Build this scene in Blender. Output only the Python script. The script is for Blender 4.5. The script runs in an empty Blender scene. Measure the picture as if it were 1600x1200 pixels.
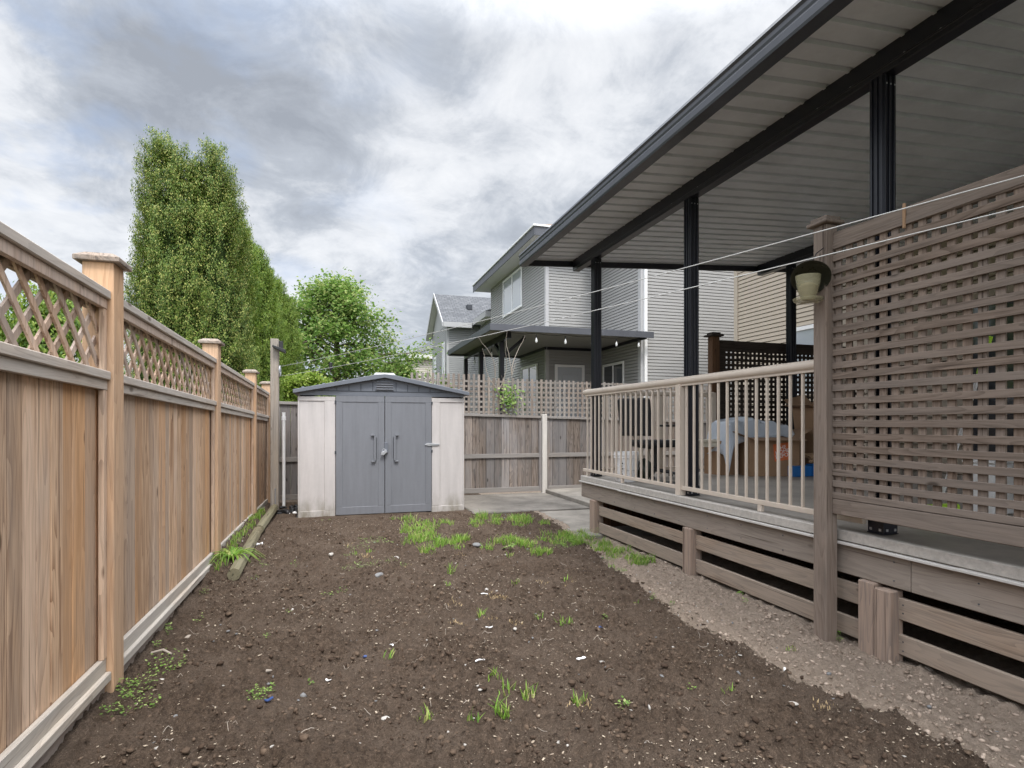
import bpy, bmesh, math, random
import numpy as np
from math import radians, sin, cos, atan, sqrt, pi
from mathutils import Vector, Matrix, Euler
random.seed(7); rng = np.random.default_rng(11)
S = bpy.context.scene; COL = S.collection

# ------------------------------------------------------------------ camera
F, H, HY = 900.0, 1.25, 662.0
PSI = atan(278/900)
cd = bpy.data.cameras.new("camera"); cam = bpy.data.objects.new("camera", cd); COL.objects.link(cam)
cam.location = (0, 0, H); cam.rotation_euler = (radians(90), 0, -PSI)
cd.sensor_width = 36; cd.lens = 36*F/1600; cd.shift_y = (HY-600)/1600
cd.clip_start = .05; cd.clip_end = 2000
S.camera = cam
SN, CS = sin(PSI), cos(PSI)
def ray(x, y):
    a = (x-800)/F
    return (SN+a*CS, CS-a*SN, -(y-HY)/F)
def G(x, y, z=0):
    d = ray(x, y); t = (z-H)/d[2]; return (d[0]*t, d[1]*t, z)

# ------------------------------------------------------------------ view
S.render.engine = 'CYCLES'
S.view_settings.view_transform = 'Standard'; S.view_settings.look = 'None'
S.view_settings.exposure = 0.58; S.view_settings.gamma = 1.0
S.cycles.max_bounces = 8; S.cycles.diffuse_bounces = 5; S.cycles.transparent_max_bounces = 12

# ------------------------------------------------------------------ node helpers
class NT:
    def __init__(s, tree): s.t = tree; tree.nodes.clear()
    def n(s, typ, **k):
        o = s.t.nodes.new(typ)
        for a, v in k.items():
            if a.startswith('i_'):
                key = a[2:]; key = int(key) if key.isdigit() else key.replace('_', ' ')
                o.inputs[key].default_value = v
            else: setattr(o, a, v)
        return o
    def l(s, a, b):
        s.t.links.new(a, b)
    def put(s, sock, v):
        if hasattr(v, 'is_output') or isinstance(v, bpy.types.NodeSocket): s.l(v, sock)
        else: sock.default_value = v
    def math(s, op, a, b=0.0, c=None, clamp=False):
        m = s.n('ShaderNodeMath', operation=op, use_clamp=clamp)
        s.put(m.inputs[0], a); s.put(m.inputs[1], b)
        if c is not None: s.put(m.inputs[2], c)
        return m.outputs[0]
    def vm(s, op, a, b=None, scale=None):
        m = s.n('ShaderNodeVectorMath', operation=op); s.put(m.inputs[0], a)
        if b is not None: s.put(m.inputs[1], b)
        if scale is not None: s.put(m.inputs['Scale'], scale)
        return m.outputs['Value'] if op in ('DOT_PRODUCT', 'LENGTH') else m.outputs[0]
    def mix(s, f, a, b, blend='MIX'):
        m = s.n('ShaderNodeMix', data_type='RGBA', blend_type=blend); s.put(m.inputs[0], f)
        s.put(m.inputs[6], a if not isinstance(a, tuple) else (*a[:3], 1)); s.put(m.inputs[7], b if not isinstance(b, tuple) else (*b[:3], 1))
        return m.outputs[2]
    def noise(s, vec, scale, detail=4, rough=.55, dist=0.0):
        n = s.n('ShaderNodeTexNoise'); s.l(vec, n.inputs['Vector']); n.inputs['Scale'].default_value = scale
        n.inputs['Detail'].default_value = detail; n.inputs['Roughness'].default_value = rough; n.inputs['Distortion'].default_value = dist
        return n.outputs['Fac']
    def mapr(s, v, a, b, c=0.0, d=1.0):
        m = s.n('ShaderNodeMapRange'); s.put(m.inputs[0], v)
        for i, q in enumerate((a, b, c, d)): m.inputs[i+1].default_value = q
        return m.outputs[0]

# ------------------------------------------------------------------ world: Nishita sky behind a broken overcast
W = bpy.data.worlds.new("World"); S.world = W; W.use_nodes = True
w = NT(W.node_tree)
SUN_EL, SUN_AZ = radians(58), radians(178)      # azimuth from +Y, clockwise: high behind the camera
sky = w.n('ShaderNodeTexSky', sky_type='NISHITA', sun_disc=False, sun_elevation=SUN_EL, sun_rotation=SUN_AZ)
tc = w.n('ShaderNodeTexCoord'); D = w.vm('NORMALIZE', tc.outputs['Generated'])
sep = w.n('ShaderNodeSeparateXYZ'); w.l(D, sep.inputs[0]); Z = sep.outputs[2]
# project onto a cloud deck so clouds flatten to the horizon
den = w.math('MAXIMUM', w.math('ADD', Z, .36), .08)
P = w.vm('SCALE', D, scale=w.math('DIVIDE', 1.0, den))
wn = w.n('ShaderNodeTexNoise'); w.l(P, wn.inputs['Vector']); wn.inputs['Scale'].default_value = 2.2; wn.inputs['Detail'].default_value = 6; wn.inputs['Roughness'].default_value = .6
warp = w.vm('SUBTRACT', wn.outputs['Color'], (0.5, 0.5, 0.5))
D2 = w.vm('ADD', D, w.vm('SCALE', warp, scale=.40))
def nrm(v):
    l = sqrt(sum(a*a for a in v)); return tuple(a/l for a in v)
def blob(x, y, sharp, amp):
    dv = nrm(ray(x, y)); dt = w.vm('DOT_PRODUCT', w.vm('NORMALIZE', D2), dv)
    e = w.math('EXPONENT', w.math('MULTIPLY', w.math('SUBTRACT', dt, 1.0), sharp))
    return w.math('MULTIPLY', e, amp)
dark = None
for b in [(250, 150, 90, .42), (410, 125, 90, .45), (130, 190, 90, .2), (560, 260, 70, .3), (800, 370, 160, .5), (690, 430, 300, .45), (730, 95, 260, .4), (985, 90, 340, .5), (540, 400, 90, .25),
          (860, 265, 240, .35), (640, 520, 200, .3), (1000, 250, 60, -.2), (900, 130, 60, -.3), (620, 180, 160, -.3), (60, 90, 120, -.3), (450, 70, 240, -.3), (680, 350, 200, -.45), (120, 420, 90, -.35), (760, 430, 300, -.2), (470, 330, 140, -.1), (60, 280, 160, -.15)]:
    q = blob(*b); dark = q if dark is None else w.math('ADD', dark, q)
n1 = w.noise(P, 1.6, 8, .6); n2 = w.noise(P, 5.5, 8, .66, .5)
dark = w.math('ADD', dark, w.math('MULTIPLY', w.math('SUBTRACT', n1, .5), 2.1))
dark = w.math('ADD', dark, w.math('MULTIPLY', w.math('SUBTRACT', n2, .5), 1.9))
n3 = w.noise(w.vm('ADD', P, (3.1, 7.7, 1.3)), 3.0, 9, .62, .35)
dark = w.math('ADD', dark, w.math('MULTIPLY', w.mapr(n3, .47, .56), .22))
dk = w.mapr(dark, -.50, 1.22)
cr = w.n('ShaderNodeValToRGB'); w.l(dk, cr.inputs[0])
e = cr.color_ramp.elements; e[0].position = 0; e[0].color = (.72, .725, .735, 1); e[1].position = 1; e[1].color = (.27, .29, .325, 1)
for p, c in ((.36, (.585, .60, .625, 1)), (.66, (.38, .405, .445, 1))):
    q = e.new(p); q.color = c
# thin blue gaps on the left
gap = w.math('MULTIPLY', w.mapr(w.noise(P, 2.2, 5, .6), .50, .68), w.mapr(sep.outputs[0], .25, -.35))
skyc = w.vm('SCALE', sky.outputs[0], scale=.10)
cloud = w.mix(w.math('MULTIPLY', gap, .75), cr.outputs[0], (.30, .41, .62))
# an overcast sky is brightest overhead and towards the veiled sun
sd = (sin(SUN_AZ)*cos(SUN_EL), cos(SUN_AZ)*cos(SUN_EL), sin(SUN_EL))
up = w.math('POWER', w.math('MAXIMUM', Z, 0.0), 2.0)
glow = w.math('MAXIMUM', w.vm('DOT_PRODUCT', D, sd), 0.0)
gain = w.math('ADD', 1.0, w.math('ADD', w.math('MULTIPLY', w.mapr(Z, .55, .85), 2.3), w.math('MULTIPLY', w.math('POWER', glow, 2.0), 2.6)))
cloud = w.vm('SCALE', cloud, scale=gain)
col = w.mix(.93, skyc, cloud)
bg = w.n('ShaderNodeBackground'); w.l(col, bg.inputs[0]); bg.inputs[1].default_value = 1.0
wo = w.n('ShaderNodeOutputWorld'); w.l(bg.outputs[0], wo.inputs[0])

sl = bpy.data.lights.new("sun", 'SUN'); sl.energy = 1.7; sl.angle = radians(12); sl.color = (1, .965, .91)
so = bpy.data.objects.new("sun", sl); COL.objects.link(so)
so.rotation_euler = Vector(sd).to_track_quat('Z', 'Y').to_euler(); so.location = (0, 0, 30)

# ------------------------------------------------------------------ materials
def newmat(name):
    m = bpy.data.materials.new(name); m.use_nodes = True; t = NT(m.node_tree)
    b = t.n('ShaderNodeBsdfPrincipled'); o = t.n('ShaderNodeOutputMaterial'); t.l(b.outputs[0], o.inputs[0])
    return m, t, b, o
def bump(t, b, h, strength=.3, dist=.01):
    n = t.n('ShaderNodeBump'); n.inputs['Strength'].default_value = strength; n.inputs['Distance'].default_value = dist
    t.l(h, n.inputs['Height']); t.l(n.outputs[0], b.inputs['Normal'])
def wood(name, light, dark, axis='Z', grey=None, greyamt=.5, rough=.8, vary=.35, hot=None, bs=.35):
    m, t, b, o = newmat(name)
    tc = t.n('ShaderNodeTexCoord'); g = t.n('ShaderNodeNewGeometry'); R = g.outputs['Random Per Island']
    off = t.n('ShaderNodeCombineXYZ')
    for i, k in enumerate((41.0, 73.0, 29.0)): t.l(t.math('MULTIPLY', R, k), off.inputs[i])
    v = t.vm('ADD', tc.outputs['Object'], off.outputs[0])
    sc = {'X': (1.3, 24, 24), 'Y': (24, 1.3, 24), 'Z': (24, 24, 1.3)}[axis]
    vs = t.vm('MULTIPLY', v, sc)
    vr = t.vm('MULTIPLY', v, tuple(.75 if q < 5 else 8.5 for q in sc))
    ring = t.noise(vr, 1.0, 1.6, .4, .5)
    fine = t.noise(t.vm('MULTIPLY', v, tuple(q*4 for q in sc)), 1.0, 3, .6, .3); mid = t.noise(vs, 1.0, 4, .6, .6)
    rr = t.math('FRACT', t.math('MULTIPLY', ring, 15.0)); rr = t.math('POWER', rr, 1.8)
    f = t.math('SUBTRACT', t.math('ADD', t.math('MULTIPLY', fine, .55), t.math('MULTIPLY', mid, .62)), t.math('MULTIPLY', rr, .23))
    crk = t.mapr(t.noise(t.vm('MULTIPLY', v, tuple(q*(2.2 if q > 5 else .7) for q in sc)), 1.0, 2, .5, .2), .66, .71, 0, .7)
    c = t.mix(t.mapr(f, .24, .62), dark, light)
    if hot: c = t.mix(t.mapr(t.math('FRACT', t.math('MULTIPLY', R, 17.3)), .5, .95, 0, .85), c, t.mix(f, tuple(q*.5 for q in hot), hot))
    if grey:
        gm = t.noise(t.vm('MULTIPLY', v, tuple(a*.12 + .6 for a in sc)), 1.0, 4, .65)
        ga = t.mapr(t.math('ADD', gm, t.math('MULTIPLY', t.math('SUBTRACT', R, .5), .35)), .36, .66, 0, greyamt)
        c = t.mix(ga, c, t.mix(fine, tuple(q*.7 for q in grey), grey))
    val = t.math('ADD', 1-vary/2, t.math('MULTIPLY', t.math('FRACT', t.math('MULTIPLY', R, 7.7)), vary))
    c = t.vm('SCALE', c, scale=val)
    c = t.mix(crk, c, tuple(q*.45 for q in dark))
    # knots
    kn = t.n('ShaderNodeTexVoronoi'); t.l(t.vm('MULTIPLY', v, tuple(6.5 if a > 5 else 2.6 for a in sc)), kn.inputs['Vector']); kn.inputs['Scale'].default_value = 1
    c = t.mix(t.mapr(kn.outputs['Distance'], .05, .11, .75, 0), c, tuple(q*.35 for q in dark))
    t.l(c, b.inputs['Base Color']); b.inputs['Roughness'].default_value = rough; b.inputs['Specular IOR Level'].default_value = .25
    bump(t, b, f, bs, .003); return m
def paint(name, c, rough=.5, metal=0.0, dirt=.15, dscale=3.0, spec=.5, streak=False, bs=0.0, bscale=80):
    m, t, b, o = newmat(name); tc = t.n('ShaderNodeTexCoord'); v = tc.outputs['Object']
    if streak: v = t.vm('MULTIPLY', v, (6, 6, .6))
    n = t.noise(v, dscale, 6, .65); n2 = t.noise(tc.outputs['Object'], dscale*9, 4, .6)
    k = t.math('SUBTRACT', 1.0, t.math('MULTIPLY', t.math('ADD', t.mapr(n, .35, .75), t.math('MULTIPLY', n2, .5)), dirt))
    t.l(t.vm('SCALE', t.mix(0, c, c), scale=k), b.inputs['Base Color'])
    b.inputs['Metallic'].default_value = metal; b.inputs['Specular IOR Level'].default_value = spec
    t.l(t.math('ADD', rough, t.math('MULTIPLY', t.math('SUBTRACT', n2, .5), .2)), b.inputs['Roughness'])
    if bs: bump(t, b, t.noise(tc.outputs['Object'], bscale, 4, .6), bs, .004)
    return m
def leafmat(name, c1, c2, c3=None, trans=.35, cs=2.0):
    m, t, b, o = newmat(name); tc = t.n('ShaderNodeTexCoord'); g = t.n('ShaderNodeNewGeometry')
    R = g.outputs['Random Per Island']; n = t.noise(tc.outputs['Object'], cs, 4, .6)
    c = t.mix(t.mapr(t.math('ADD', t.math('MULTIPLY', R, .55), t.math('MULTIPLY', n, .7)), .3, .95), c1, c2)
    if c3: c = t.mix(t.mapr(t.math('FRACT', t.math('MULTIPLY', R, 9.3)), .72, .8, 0, .85), c, c3)
    t.l(c, b.inputs['Base Color']); b.inputs['Roughness'].default_value = .55; b.inputs['Specular IOR Level'].default_value = .35
    tr = t.n('ShaderNodeBsdfTranslucent'); t.l(c, tr.inputs[0]); ms = t.n('ShaderNodeMixShader'); ms.inputs[0].default_value = trans
    t.l(b.outputs[0], ms.inputs[1]); t.l(tr.outputs[0], ms.inputs[2]); t.l(ms.outputs[0], o.inputs[0]); return m
def glassmat(name, c, rough=.06):
    m, t, b, o = newmat(name); b.inputs['Base Color'].default_value = (*c, 1); b.inputs['Roughness'].default_value = rough
    b.inputs['Specular IOR Level'].default_value = .9; b.inputs['Coat Weight'].default_value = .6; b.inputs['Coat Roughness'].default_value = .02; return m
def shingle(name, c1, c2):
    m, t, b, o = newmat(name); tc = t.n('ShaderNodeTexCoord')
    br = t.n('ShaderNodeTexBrick'); br.inputs['Scale'].default_value = 1; br.inputs['Brick Width'].default_value = .3; br.inputs['Row Height'].default_value = .14
    br.inputs['Mortar Size'].default_value = .012; br.inputs['Color1'].default_value = (*c1, 1); br.inputs['Color2'].default_value = (*c2, 1); br.inputs['Mortar'].default_value = (*[q*.5 for q in c1], 1)
    t.l(tc.outputs['Object'], br.inputs['Vector'])
    n = t.noise(tc.outputs['Object'], 9, 5, .7)
    t.l(t.vm('SCALE', br.outputs[0], scale=t.mapr(n, .3, .7, .7, 1.25)), b.inputs['Base Color']); b.inputs['Roughness'].default_value = .9; return m

M = {}
ced = dict(light=(.66, .45, .295), dark=(.24, .125, .065), grey=(.49, .425, .37), greyamt=.5, hot=(.80, .45, .22), vary=.5)
M['cedar_v'] = wood('cedar_vertical', axis='Z', **ced)
M['cedar_h'] = wood('cedar_horizontal', (.52, .43, .35), (.26, .185, .135), 'Y', (.53, .50, .465), .75, vary=.2)
M['cedar_lat'] = wood('cedar_lattice', (.56, .40, .29), (.27, .16, .10), 'Z', (.48, .42, .38), .6, vary=.5)
M['cedar_post'] = wood('cedar_post', (.62, .385, .22), (.38, .205, .10), 'Z', (.47, .37, .29), .5, vary=.15)
M['cap'] = wood('cap_wood', (.30, .23, .18), (.06, .045, .036), 'Y', (.36, .33, .30), .45, vary=.2)
M['base_rail'] = wood('base_rail_wood', (.50, .42, .34), (.26, .2, .15), 'Y', (.52, .49, .45), .8, vary=.15)
M['kick'] = wood('kick_wood', (.34, .26, .20), (.16, .11, .08), 'Y', (.32, .28, .26), .7, vary=.15)
M['grey_v'] = wood('weathered_vertical', (.27, .22, .185), (.07, .052, .043), 'Z', (.25, .245, .25), .7, vary=.6)
M['grey_h'] = wood('weathered_horizontal', (.29, .25, .22), (.12, .095, .085), 'X', (.29, .275, .26), .8, vary=.2)
M['grey_lat'] = wood('weathered_lattice', (.28, .235, .20), (.12, .095, .08), 'Z', (.30, .285, .265), .7, vary=.4)
M['stain_v'] = wood('stained_vertical', (.235, .175, .135), (.095, .066, .048), 'Z', (.24, .20, .17), .6, vary=.12, bs=.25)
M['stain_y'] = wood('stained_along', (.215, .165, .13), (.09, .065, .048), 'Y', (.235, .20, .172), .55, vary=.14, bs=.25)
M['rim'] = wood('stained_rim', (.30, .24, .195), (.145, .108, .082), 'Y', (.31, .27, .23), .6, vary=.1, bs=.15)
M['skirt'] = wood('skirt_wood', (.33, .235, .165), (.11, .07, .045), 'Y', (.32, .275, .23), .65, vary=.3)
M['stub'] = wood('stub_wood', (.33, .21, .14), (.09, .052, .034), 'Z', (.36, .31, .27), .5, vary=.2)
M['darkscreen'] = wood('dark_screen_wood', (.055, .042, .035), (.025, .019, .016), 'X', None, 0, vary=.15)
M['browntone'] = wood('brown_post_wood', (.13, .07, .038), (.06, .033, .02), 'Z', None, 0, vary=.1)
M['timber'] = wood('timber_wood', (.19, .16, .10), (.07, .06, .038), 'Y', (.22, .21, .14), .6, vary=.2)
M['pole'] = wood('pole_wood', (.33, .27, .21), (.17, .125, .09), 'Z', (.33, .31, .29), .6, vary=.1)
M['white_post'] = paint('white_painted_wood', (.66, .62, .57), .7, dirt=.3, streak=True)
M['tan'] = paint('tan_powder_coat', (.62, .53, .44), .42, dirt=.12)
M['black'] = paint('black_metal', (.010, .011, .018), .32, 0.0, .04, spec=.5)
M['gutter'] = paint('gutter_metal', (.055, .06, .075), .38, 0, .3, 2, spec=.6, streak=False)
M['soffit'] = paint('white_roof_pan', (.72, .75, .80), .4, dirt=.2, dscale=2.5)
M['vinyl'] = paint('deck_vinyl', (.43, .39, .345), .62, dirt=.35, dscale=1.6, bs=.2, bscale=220)
M['vinyl_edge'] = paint('deck_edge_vinyl', (.52, .48, .43), .6, dirt=.3, dscale=30, bs=.4, bscale=160)
M['lip'] = paint('edge_lip', (.6, .57, .53), .5, dirt=.2)
M['shed_wall'] = paint('shed_plastic_cream', (.55, .515, .50), .55, dirt=.15, dscale=2.2, streak=True)
def stained(m, z0, z1, c):
    t_ = m.node_tree; b = [n for n in t_.nodes if n.type == 'BSDF_PRINCIPLED'][0]; t = NT.__new__(NT); t.t = t_; src = b.inputs['Base Color'].links[0].from_socket
    tc = t.n('ShaderNodeTexCoord'); sp = t.n('ShaderNodeSeparateXYZ'); t.l(tc.outputs['Object'], sp.inputs[0]); n = t.noise(t.vm('MULTIPLY', tc.outputs['Object'], (9, 9, 3)), 1.0, 5, .7)
    f = t.math('MULTIPLY', t.mapr(t.math('ADD', sp.outputs[2], t.math('MULTIPLY', n, -.35)), z1, z0, 0, .85), t.mapr(n, .3, .6)); t.l(t.mix(f, src, c), b.inputs['Base Color'])
stained(M['shed_wall'], -.2, .12, (.19, .17, .12))
M['shed_grey'] = paint('shed_plastic_grey', (.185, .192, .212), .5, dirt=.15, dscale=2.4, streak=True)
M['shed_roof'] = paint('shed_plastic_roof', (.145, .158, .185), .5, dirt=.15)
M['shed_dark'] = paint('shed_dark', (.04, .045, .055), .6)
M['steel'] = paint('galvanised_steel', (.55, .56, .58), .35, .7, .15)
M['conc'] = paint('concrete', (.335, .305, .265), .9, dirt=.45, dscale=2.2, spec=.2, bs=.35, bscale=60)
M['conc2'] = paint('old_concrete', (.27, .245, .215), .9, dirt=.55, dscale=1.7, spec=.2, bs=.35, bscale=50)
M['siding'] = paint('grey_vinyl_siding', (.325, .322, .315), .6, dirt=.06, dscale=.4)
M['siding_d'] = paint('grey_siding_far', (.31, .315, .315), .6, dirt=.06, dscale=.4)
M['siding_b'] = paint('beige_vinyl_siding', (.46, .395, .315), .6, dirt=.06, dscale=.4)
M['siding_p'] = paint('pale_siding', (.56, .51, .45), .6, dirt=.06, dscale=.4)
M['trim_g'] = paint('grey_trim', (.42, .42, .425), .6, dirt=.05)
M['ncover'] = paint('patio_roof_underside', (.22, .215, .205), .7, dirt=.1)
M['white'] = paint('white_trim', (.80, .80, .80), .45, dirt=.06)
M['fascia'] = paint('dark_fascia', (.085, .09, .105), .5, dirt=.2)
M['soffw'] = paint('soffit_light', (.62, .61, .6), .6, dirt=.06)
M['pane'] = glassmat('window_glass', (.055, .062, .07)); M['pane_l'] = glassmat('curtained_glass', (.34, .37, .40), .12)
M['roof_g'] = shingle('grey_shingles', (.085, .09, .10), (.13, .135, .145)); M['roof_b'] = shingle('brown_shingles', (.20, .13, .09), (.32, .24, .18))
M['ndoor'] = paint('grey_door_paint', (.42, .44, .47), .5, dirt=.08)
M['plastic_w'] = paint('white_plastic', (.86, .86, .86), .4, dirt=.08); M['cream'] = paint('cream_plastic', (.72, .66, .54), .45, dirt=.1)
M['blackp'] = paint('black_plastic', (.015, .015, .017), .5); M['blackc'] = paint('black_cloth', (.022, .022, .025), .85, bs=.3, bscale=200)
M['card'] = paint('cardboard', (.38, .245, .15), .85, dirt=.18, spec=.15); M['card_d'] = paint('cardboard_inside', (.30, .19, .115), .9, dirt=.2)
M['paperbag'] = paint('brown_paper', (.45, .30, .18), .85, dirt=.25, bs=.6, bscale=14); M['blue'] = paint('blue_print', (.02, .16, .47), .4, dirt=.1)
M['orange'] = paint('orange_print', (.72, .17, .05), .6, dirt=.1); M['yellow'] = paint('yellow_print', (.75, .6, .08), .5)
M['scrap'] = paint('faded_blue_film', (.03, .07, .22), .5, dirt=.3)
M['lime'] = paint('lime_plastic', (.45, .75, .05), .45); M['rope'] = paint('clothesline_cord', (.50, .50, .48), .5, dirt=.15)
M['stone'] = paint('stone', (.36, .31, .26), .85, dirt=.35, dscale=18, bs=.4, bscale=60); M['stone_w'] = paint('pale_stone', (.5, .47, .43), .85, dirt=.3, dscale=20, bs=.3)
M['stone_d'] = paint('grey_stone', (.22, .22, .22), .85, dirt=.35, dscale=20, bs=.3)
M['bark'] = paint('bark', (.14, .1, .075), .9, dirt=.4, dscale=14, bs=.8, bscale=25); M['twig'] = paint('dry_twig', (.42, .36, .30), .8, dirt=.3)
M['fhood'] = paint('feeder_hood', (.03, .03, .02), .3); M['cloth_line_black'] = M['blackp']
M['cedar_leaf'] = leafmat('cedar_spray_olive', (.04, .095, .015), (.185, .265, .04), (.44, .44, .13), .27, 2.6)
M['cedar_leaf2'] = leafmat('cedar_spray_green', (.055, .13, .015), (.20, .30, .035), (.32, .38, .08), .3, 2.2)
M['maple'] = leafmat('maple_leaf', (.075, .16, .03), (.23, .36, .08), (.40, .45, .16), .5, .7)
M['lightleaf'] = leafmat('light_shrub_leaf', (.17, .29, .04), (.36, .47, .09), (.46, .52, .15), .45, 1.5)
M['grass'] = leafmat('grass_blade', (.11, .24, .03), (.28, .47, .065), (.46, .46, .17), .4, 3)
M['weed'] = leafmat('weed_leaf', (.10, .20, .035), (.24, .37, .08), (.36, .42, .16), .35, 5)
M['dry'] = paint('dry_grass', (.42, .31, .17), .9, dirt=.2)
# translucent things
def sheet(name, c, alpha, rough):
    m, t, b, o = newmat(name); b.inputs['Base Color'].default_value = (*c, 1); b.inputs['Roughness'].default_value = rough
    tr = t.n('ShaderNodeBsdfTransparent'); ms = t.n('ShaderNodeMixShader'); ms.inputs[0].default_value = alpha
    t.l(tr.outputs[0], ms.inputs[1]); t.l(b.outputs[0], ms.inputs[2]); t.l(ms.outputs[0], o.inputs[0]); return m
M['film'] = sheet('plastic_film', (.62, .68, .76), .78, .18); M['fcup'] = sheet('feeder_cup', (.42, .39, .25), .42, .2); M['seed'] = paint('bird_seed', (.42, .33, .17), .9, dirt=.3, dscale=60)
M['bulb'] = sheet('clear_bulb_glass', (.85, .86, .86), .75, .08)

# ------------------------------------------------------------------ mesh helpers
class MB:
    def __init__(s): s.v = []; s.f = []
    def add(s, vs, fs):
        o = len(s.v); s.v += [tuple(v) for v in vs]; s.f += [tuple(i+o for i in f) for f in fs]; return s
    def box(s, x0, x1, y0, y1, z0, z1):
        return s.add([(x0,y0,z0),(x1,y0,z0),(x1,y1,z0),(x0,y1,z0),(x0,y0,z1),(x1,y0,z1),(x1,y1,z1),(x0,y1,z1)],
                     [(0,3,2,1),(4,5,6,7),(0,1,5,4),(1,2,6,5),(2,3,7,6),(3,0,4,7)])
    def bar(s, a, b, w, d, up=(0,0,1)):
        a, b = Vector(a), Vector(b); t = (b-a).normalized(); u = Vector(up)
        sx = t.cross(u).normalized(); u = sx.cross(t).normalized(); vs = []
        for p in (a, b):
            for i, j in ((-1,-1),(1,-1),(1,1),(-1,1)): vs.append(p + sx*(i*w/2) + u*(j*d/2))
        return s.add(vs, [(3,2,1,0),(4,5,6,7),(0,1,5,4),(1,2,6,5),(2,3,7,6),(3,0,4,7)])
    def tube(s, pts, r, n=8, caps=True):
        pts = [Vector(p) for p in pts]; rs = r if isinstance(r, (list, tuple)) else [r]*len(pts); vs = []; fs = []
        ref = Vector((0,0,1)) if abs((pts[-1]-pts[0]).normalized().z) < .9 else Vector((1,0,0))
        for i, p in enumerate(pts):
            t = (pts[min(i+1, len(pts)-1)] - pts[max(i-1, 0)]).normalized(); a = t.cross(ref).normalized(); b = a.cross(t)
            for k in range(n):
                q = 2*pi*k/n; vs.append(p + a*(cos(q)*rs[i]) + b*(sin(q)*rs[i]))
        for i in range(len(pts)-1):
            for k in range(n): fs.append((i*n+k, i*n+(k+1)%n, (i+1)*n+(k+1)%n, (i+1)*n+k))
        if caps: fs.append(tuple(range(n-1, -1, -1))); fs.append(tuple(range((len(pts)-1)*n, len(pts)*n)))
        return s.add(vs, fs)
    def lathe(s, cx, cy, prof, n=24, sx=1, sy=1):
        vs = []; fs = []
        for r, z in prof:
            for k in range(n): q = 2*pi*k/n; vs.append((cx+cos(q)*r*sx, cy+sin(q)*r*sy, z))
        for i in range(len(prof)-1):
            for k in range(n): fs.append((i*n+k, i*n+(k+1)%n, (i+1)*n+(k+1)%n, (i+1)*n+k))
        return s.add(vs, fs)
    def ext(s, poly, y0, y1, axis='Y'):
        """extrude a closed outline (pairs) along an axis"""
        n = len(poly); mk = {'Y': lambda a, b, t: (a, t, b), 'X': lambda a, b, t: (t, a, b), 'Z': lambda a, b, t: (a, b, t)}[axis]
        vs = [mk(a, b, y0) for a, b in poly] + [mk(a, b, y1) for a, b in poly]
        fs = [(i, (i+1) % n, n+(i+1) % n, n+i) for i in range(n)] + [tuple(range(n-1, -1, -1)), tuple(range(n, 2*n))]
        return s.add(vs, fs)
    def map(s, fn, start=0): s.v[start:] = [fn(*v) for v in s.v[start:]]; return s
def props(o, label=None, cat=None, group=None, kind=None):
    for k, v in (('label', label), ('category', cat), ('group', group), ('kind', kind)):
        if v: o[k] = v
    return o
def root_of(o):
    while o.parent: o = o.parent
    return o
def thing(name, loc, label, cat, group=None):
    o = bpy.data.objects.new(name, None); COL.objects.link(o); o.location = loc; o.empty_display_size = .1
    return props(o, label, cat, group)
def finish(name, me, mat, parent, bevel=0, smooth=False, label=None):
    o = bpy.data.objects.new(name, me); COL.objects.link(o)
    for m in (mat if isinstance(mat, (list, tuple)) else [mat]): me.materials.append(M[m] if isinstance(m, str) else m)
    if parent: o.parent = parent
    if smooth:
        me.polygons.foreach_set('use_smooth', np.ones(len(me.polygons), bool)); me.set_sharp_from_angle(angle=radians(38))
    if bevel:
        md = o.modifiers.new('bevel', 'BEVEL'); md.width = bevel; md.segments = 1; md.limit_method = 'ANGLE'
    if label: o['label'] = label
    return o
def build(name, mb, mat, parent=None, bevel=0, smooth=False, label=None, loc=None):
    me = bpy.data.meshes.new(name)
    o0 = Vector((0, 0, 0))
    if parent is not None: o0 = root_of(parent).location
    elif loc is not None: o0 = Vector(loc)
    me.from_pydata([(v[0]-o0.x, v[1]-o0.y, v[2]-o0.z) for v in mb.v], [], mb.f)
    bm = bmesh.new(); bm.from_mesh(me); bmesh.ops.recalc_face_normals(bm, faces=bm.faces); bm.to_mesh(me); bm.free()
    o = finish(name, me, mat, parent, bevel, smooth, label)
    if parent is None and loc is not None: o.location = loc
    return o
def np_mesh(name, V, Fc, mat, parent=None, smooth=False, origin=None):
    V = np.asarray(V, np.float32); Fc = np.asarray(Fc, np.int32); k = Fc.shape[1]
    if parent is not None: V = V - np.array(root_of(parent).location, np.float32)
    elif origin is not None: V = V - np.array(origin, np.float32)
    me = bpy.data.meshes.new(name); me.vertices.add(len(V)); me.vertices.foreach_set('co', V.ravel())
    me.loops.add(Fc.size); me.loops.foreach_set('vertex_index', Fc.ravel())
    me.polygons.add(len(Fc)); me.polygons.foreach_set('loop_start', np.arange(0, Fc.size, k, dtype=np.int32)); me.polygons.foreach_set('loop_total', np.full(len(Fc), k, np.int32))
    me.update(calc_edges=True); me.validate()
    o = finish(name, me, mat, parent, 0, smooth)
    if parent is None and origin is not None: o.location = origin
    return o
def dup(o, loc=None, rotz=None, label=None, scale=None):
    r = o.copy(); COL.objects.link(r)
    if loc is not None: r.location = loc
    if rotz is not None: r.rotation_euler.z = rotz
    if scale is not None: r.scale = scale
    if label: r['label'] = label
    for ch in o.children:
        c = ch.copy(); COL.objects.link(c); c.parent = r
        for g in ch.children: d = g.copy(); COL.objects.link(d); d.parent = c
    return r

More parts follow.
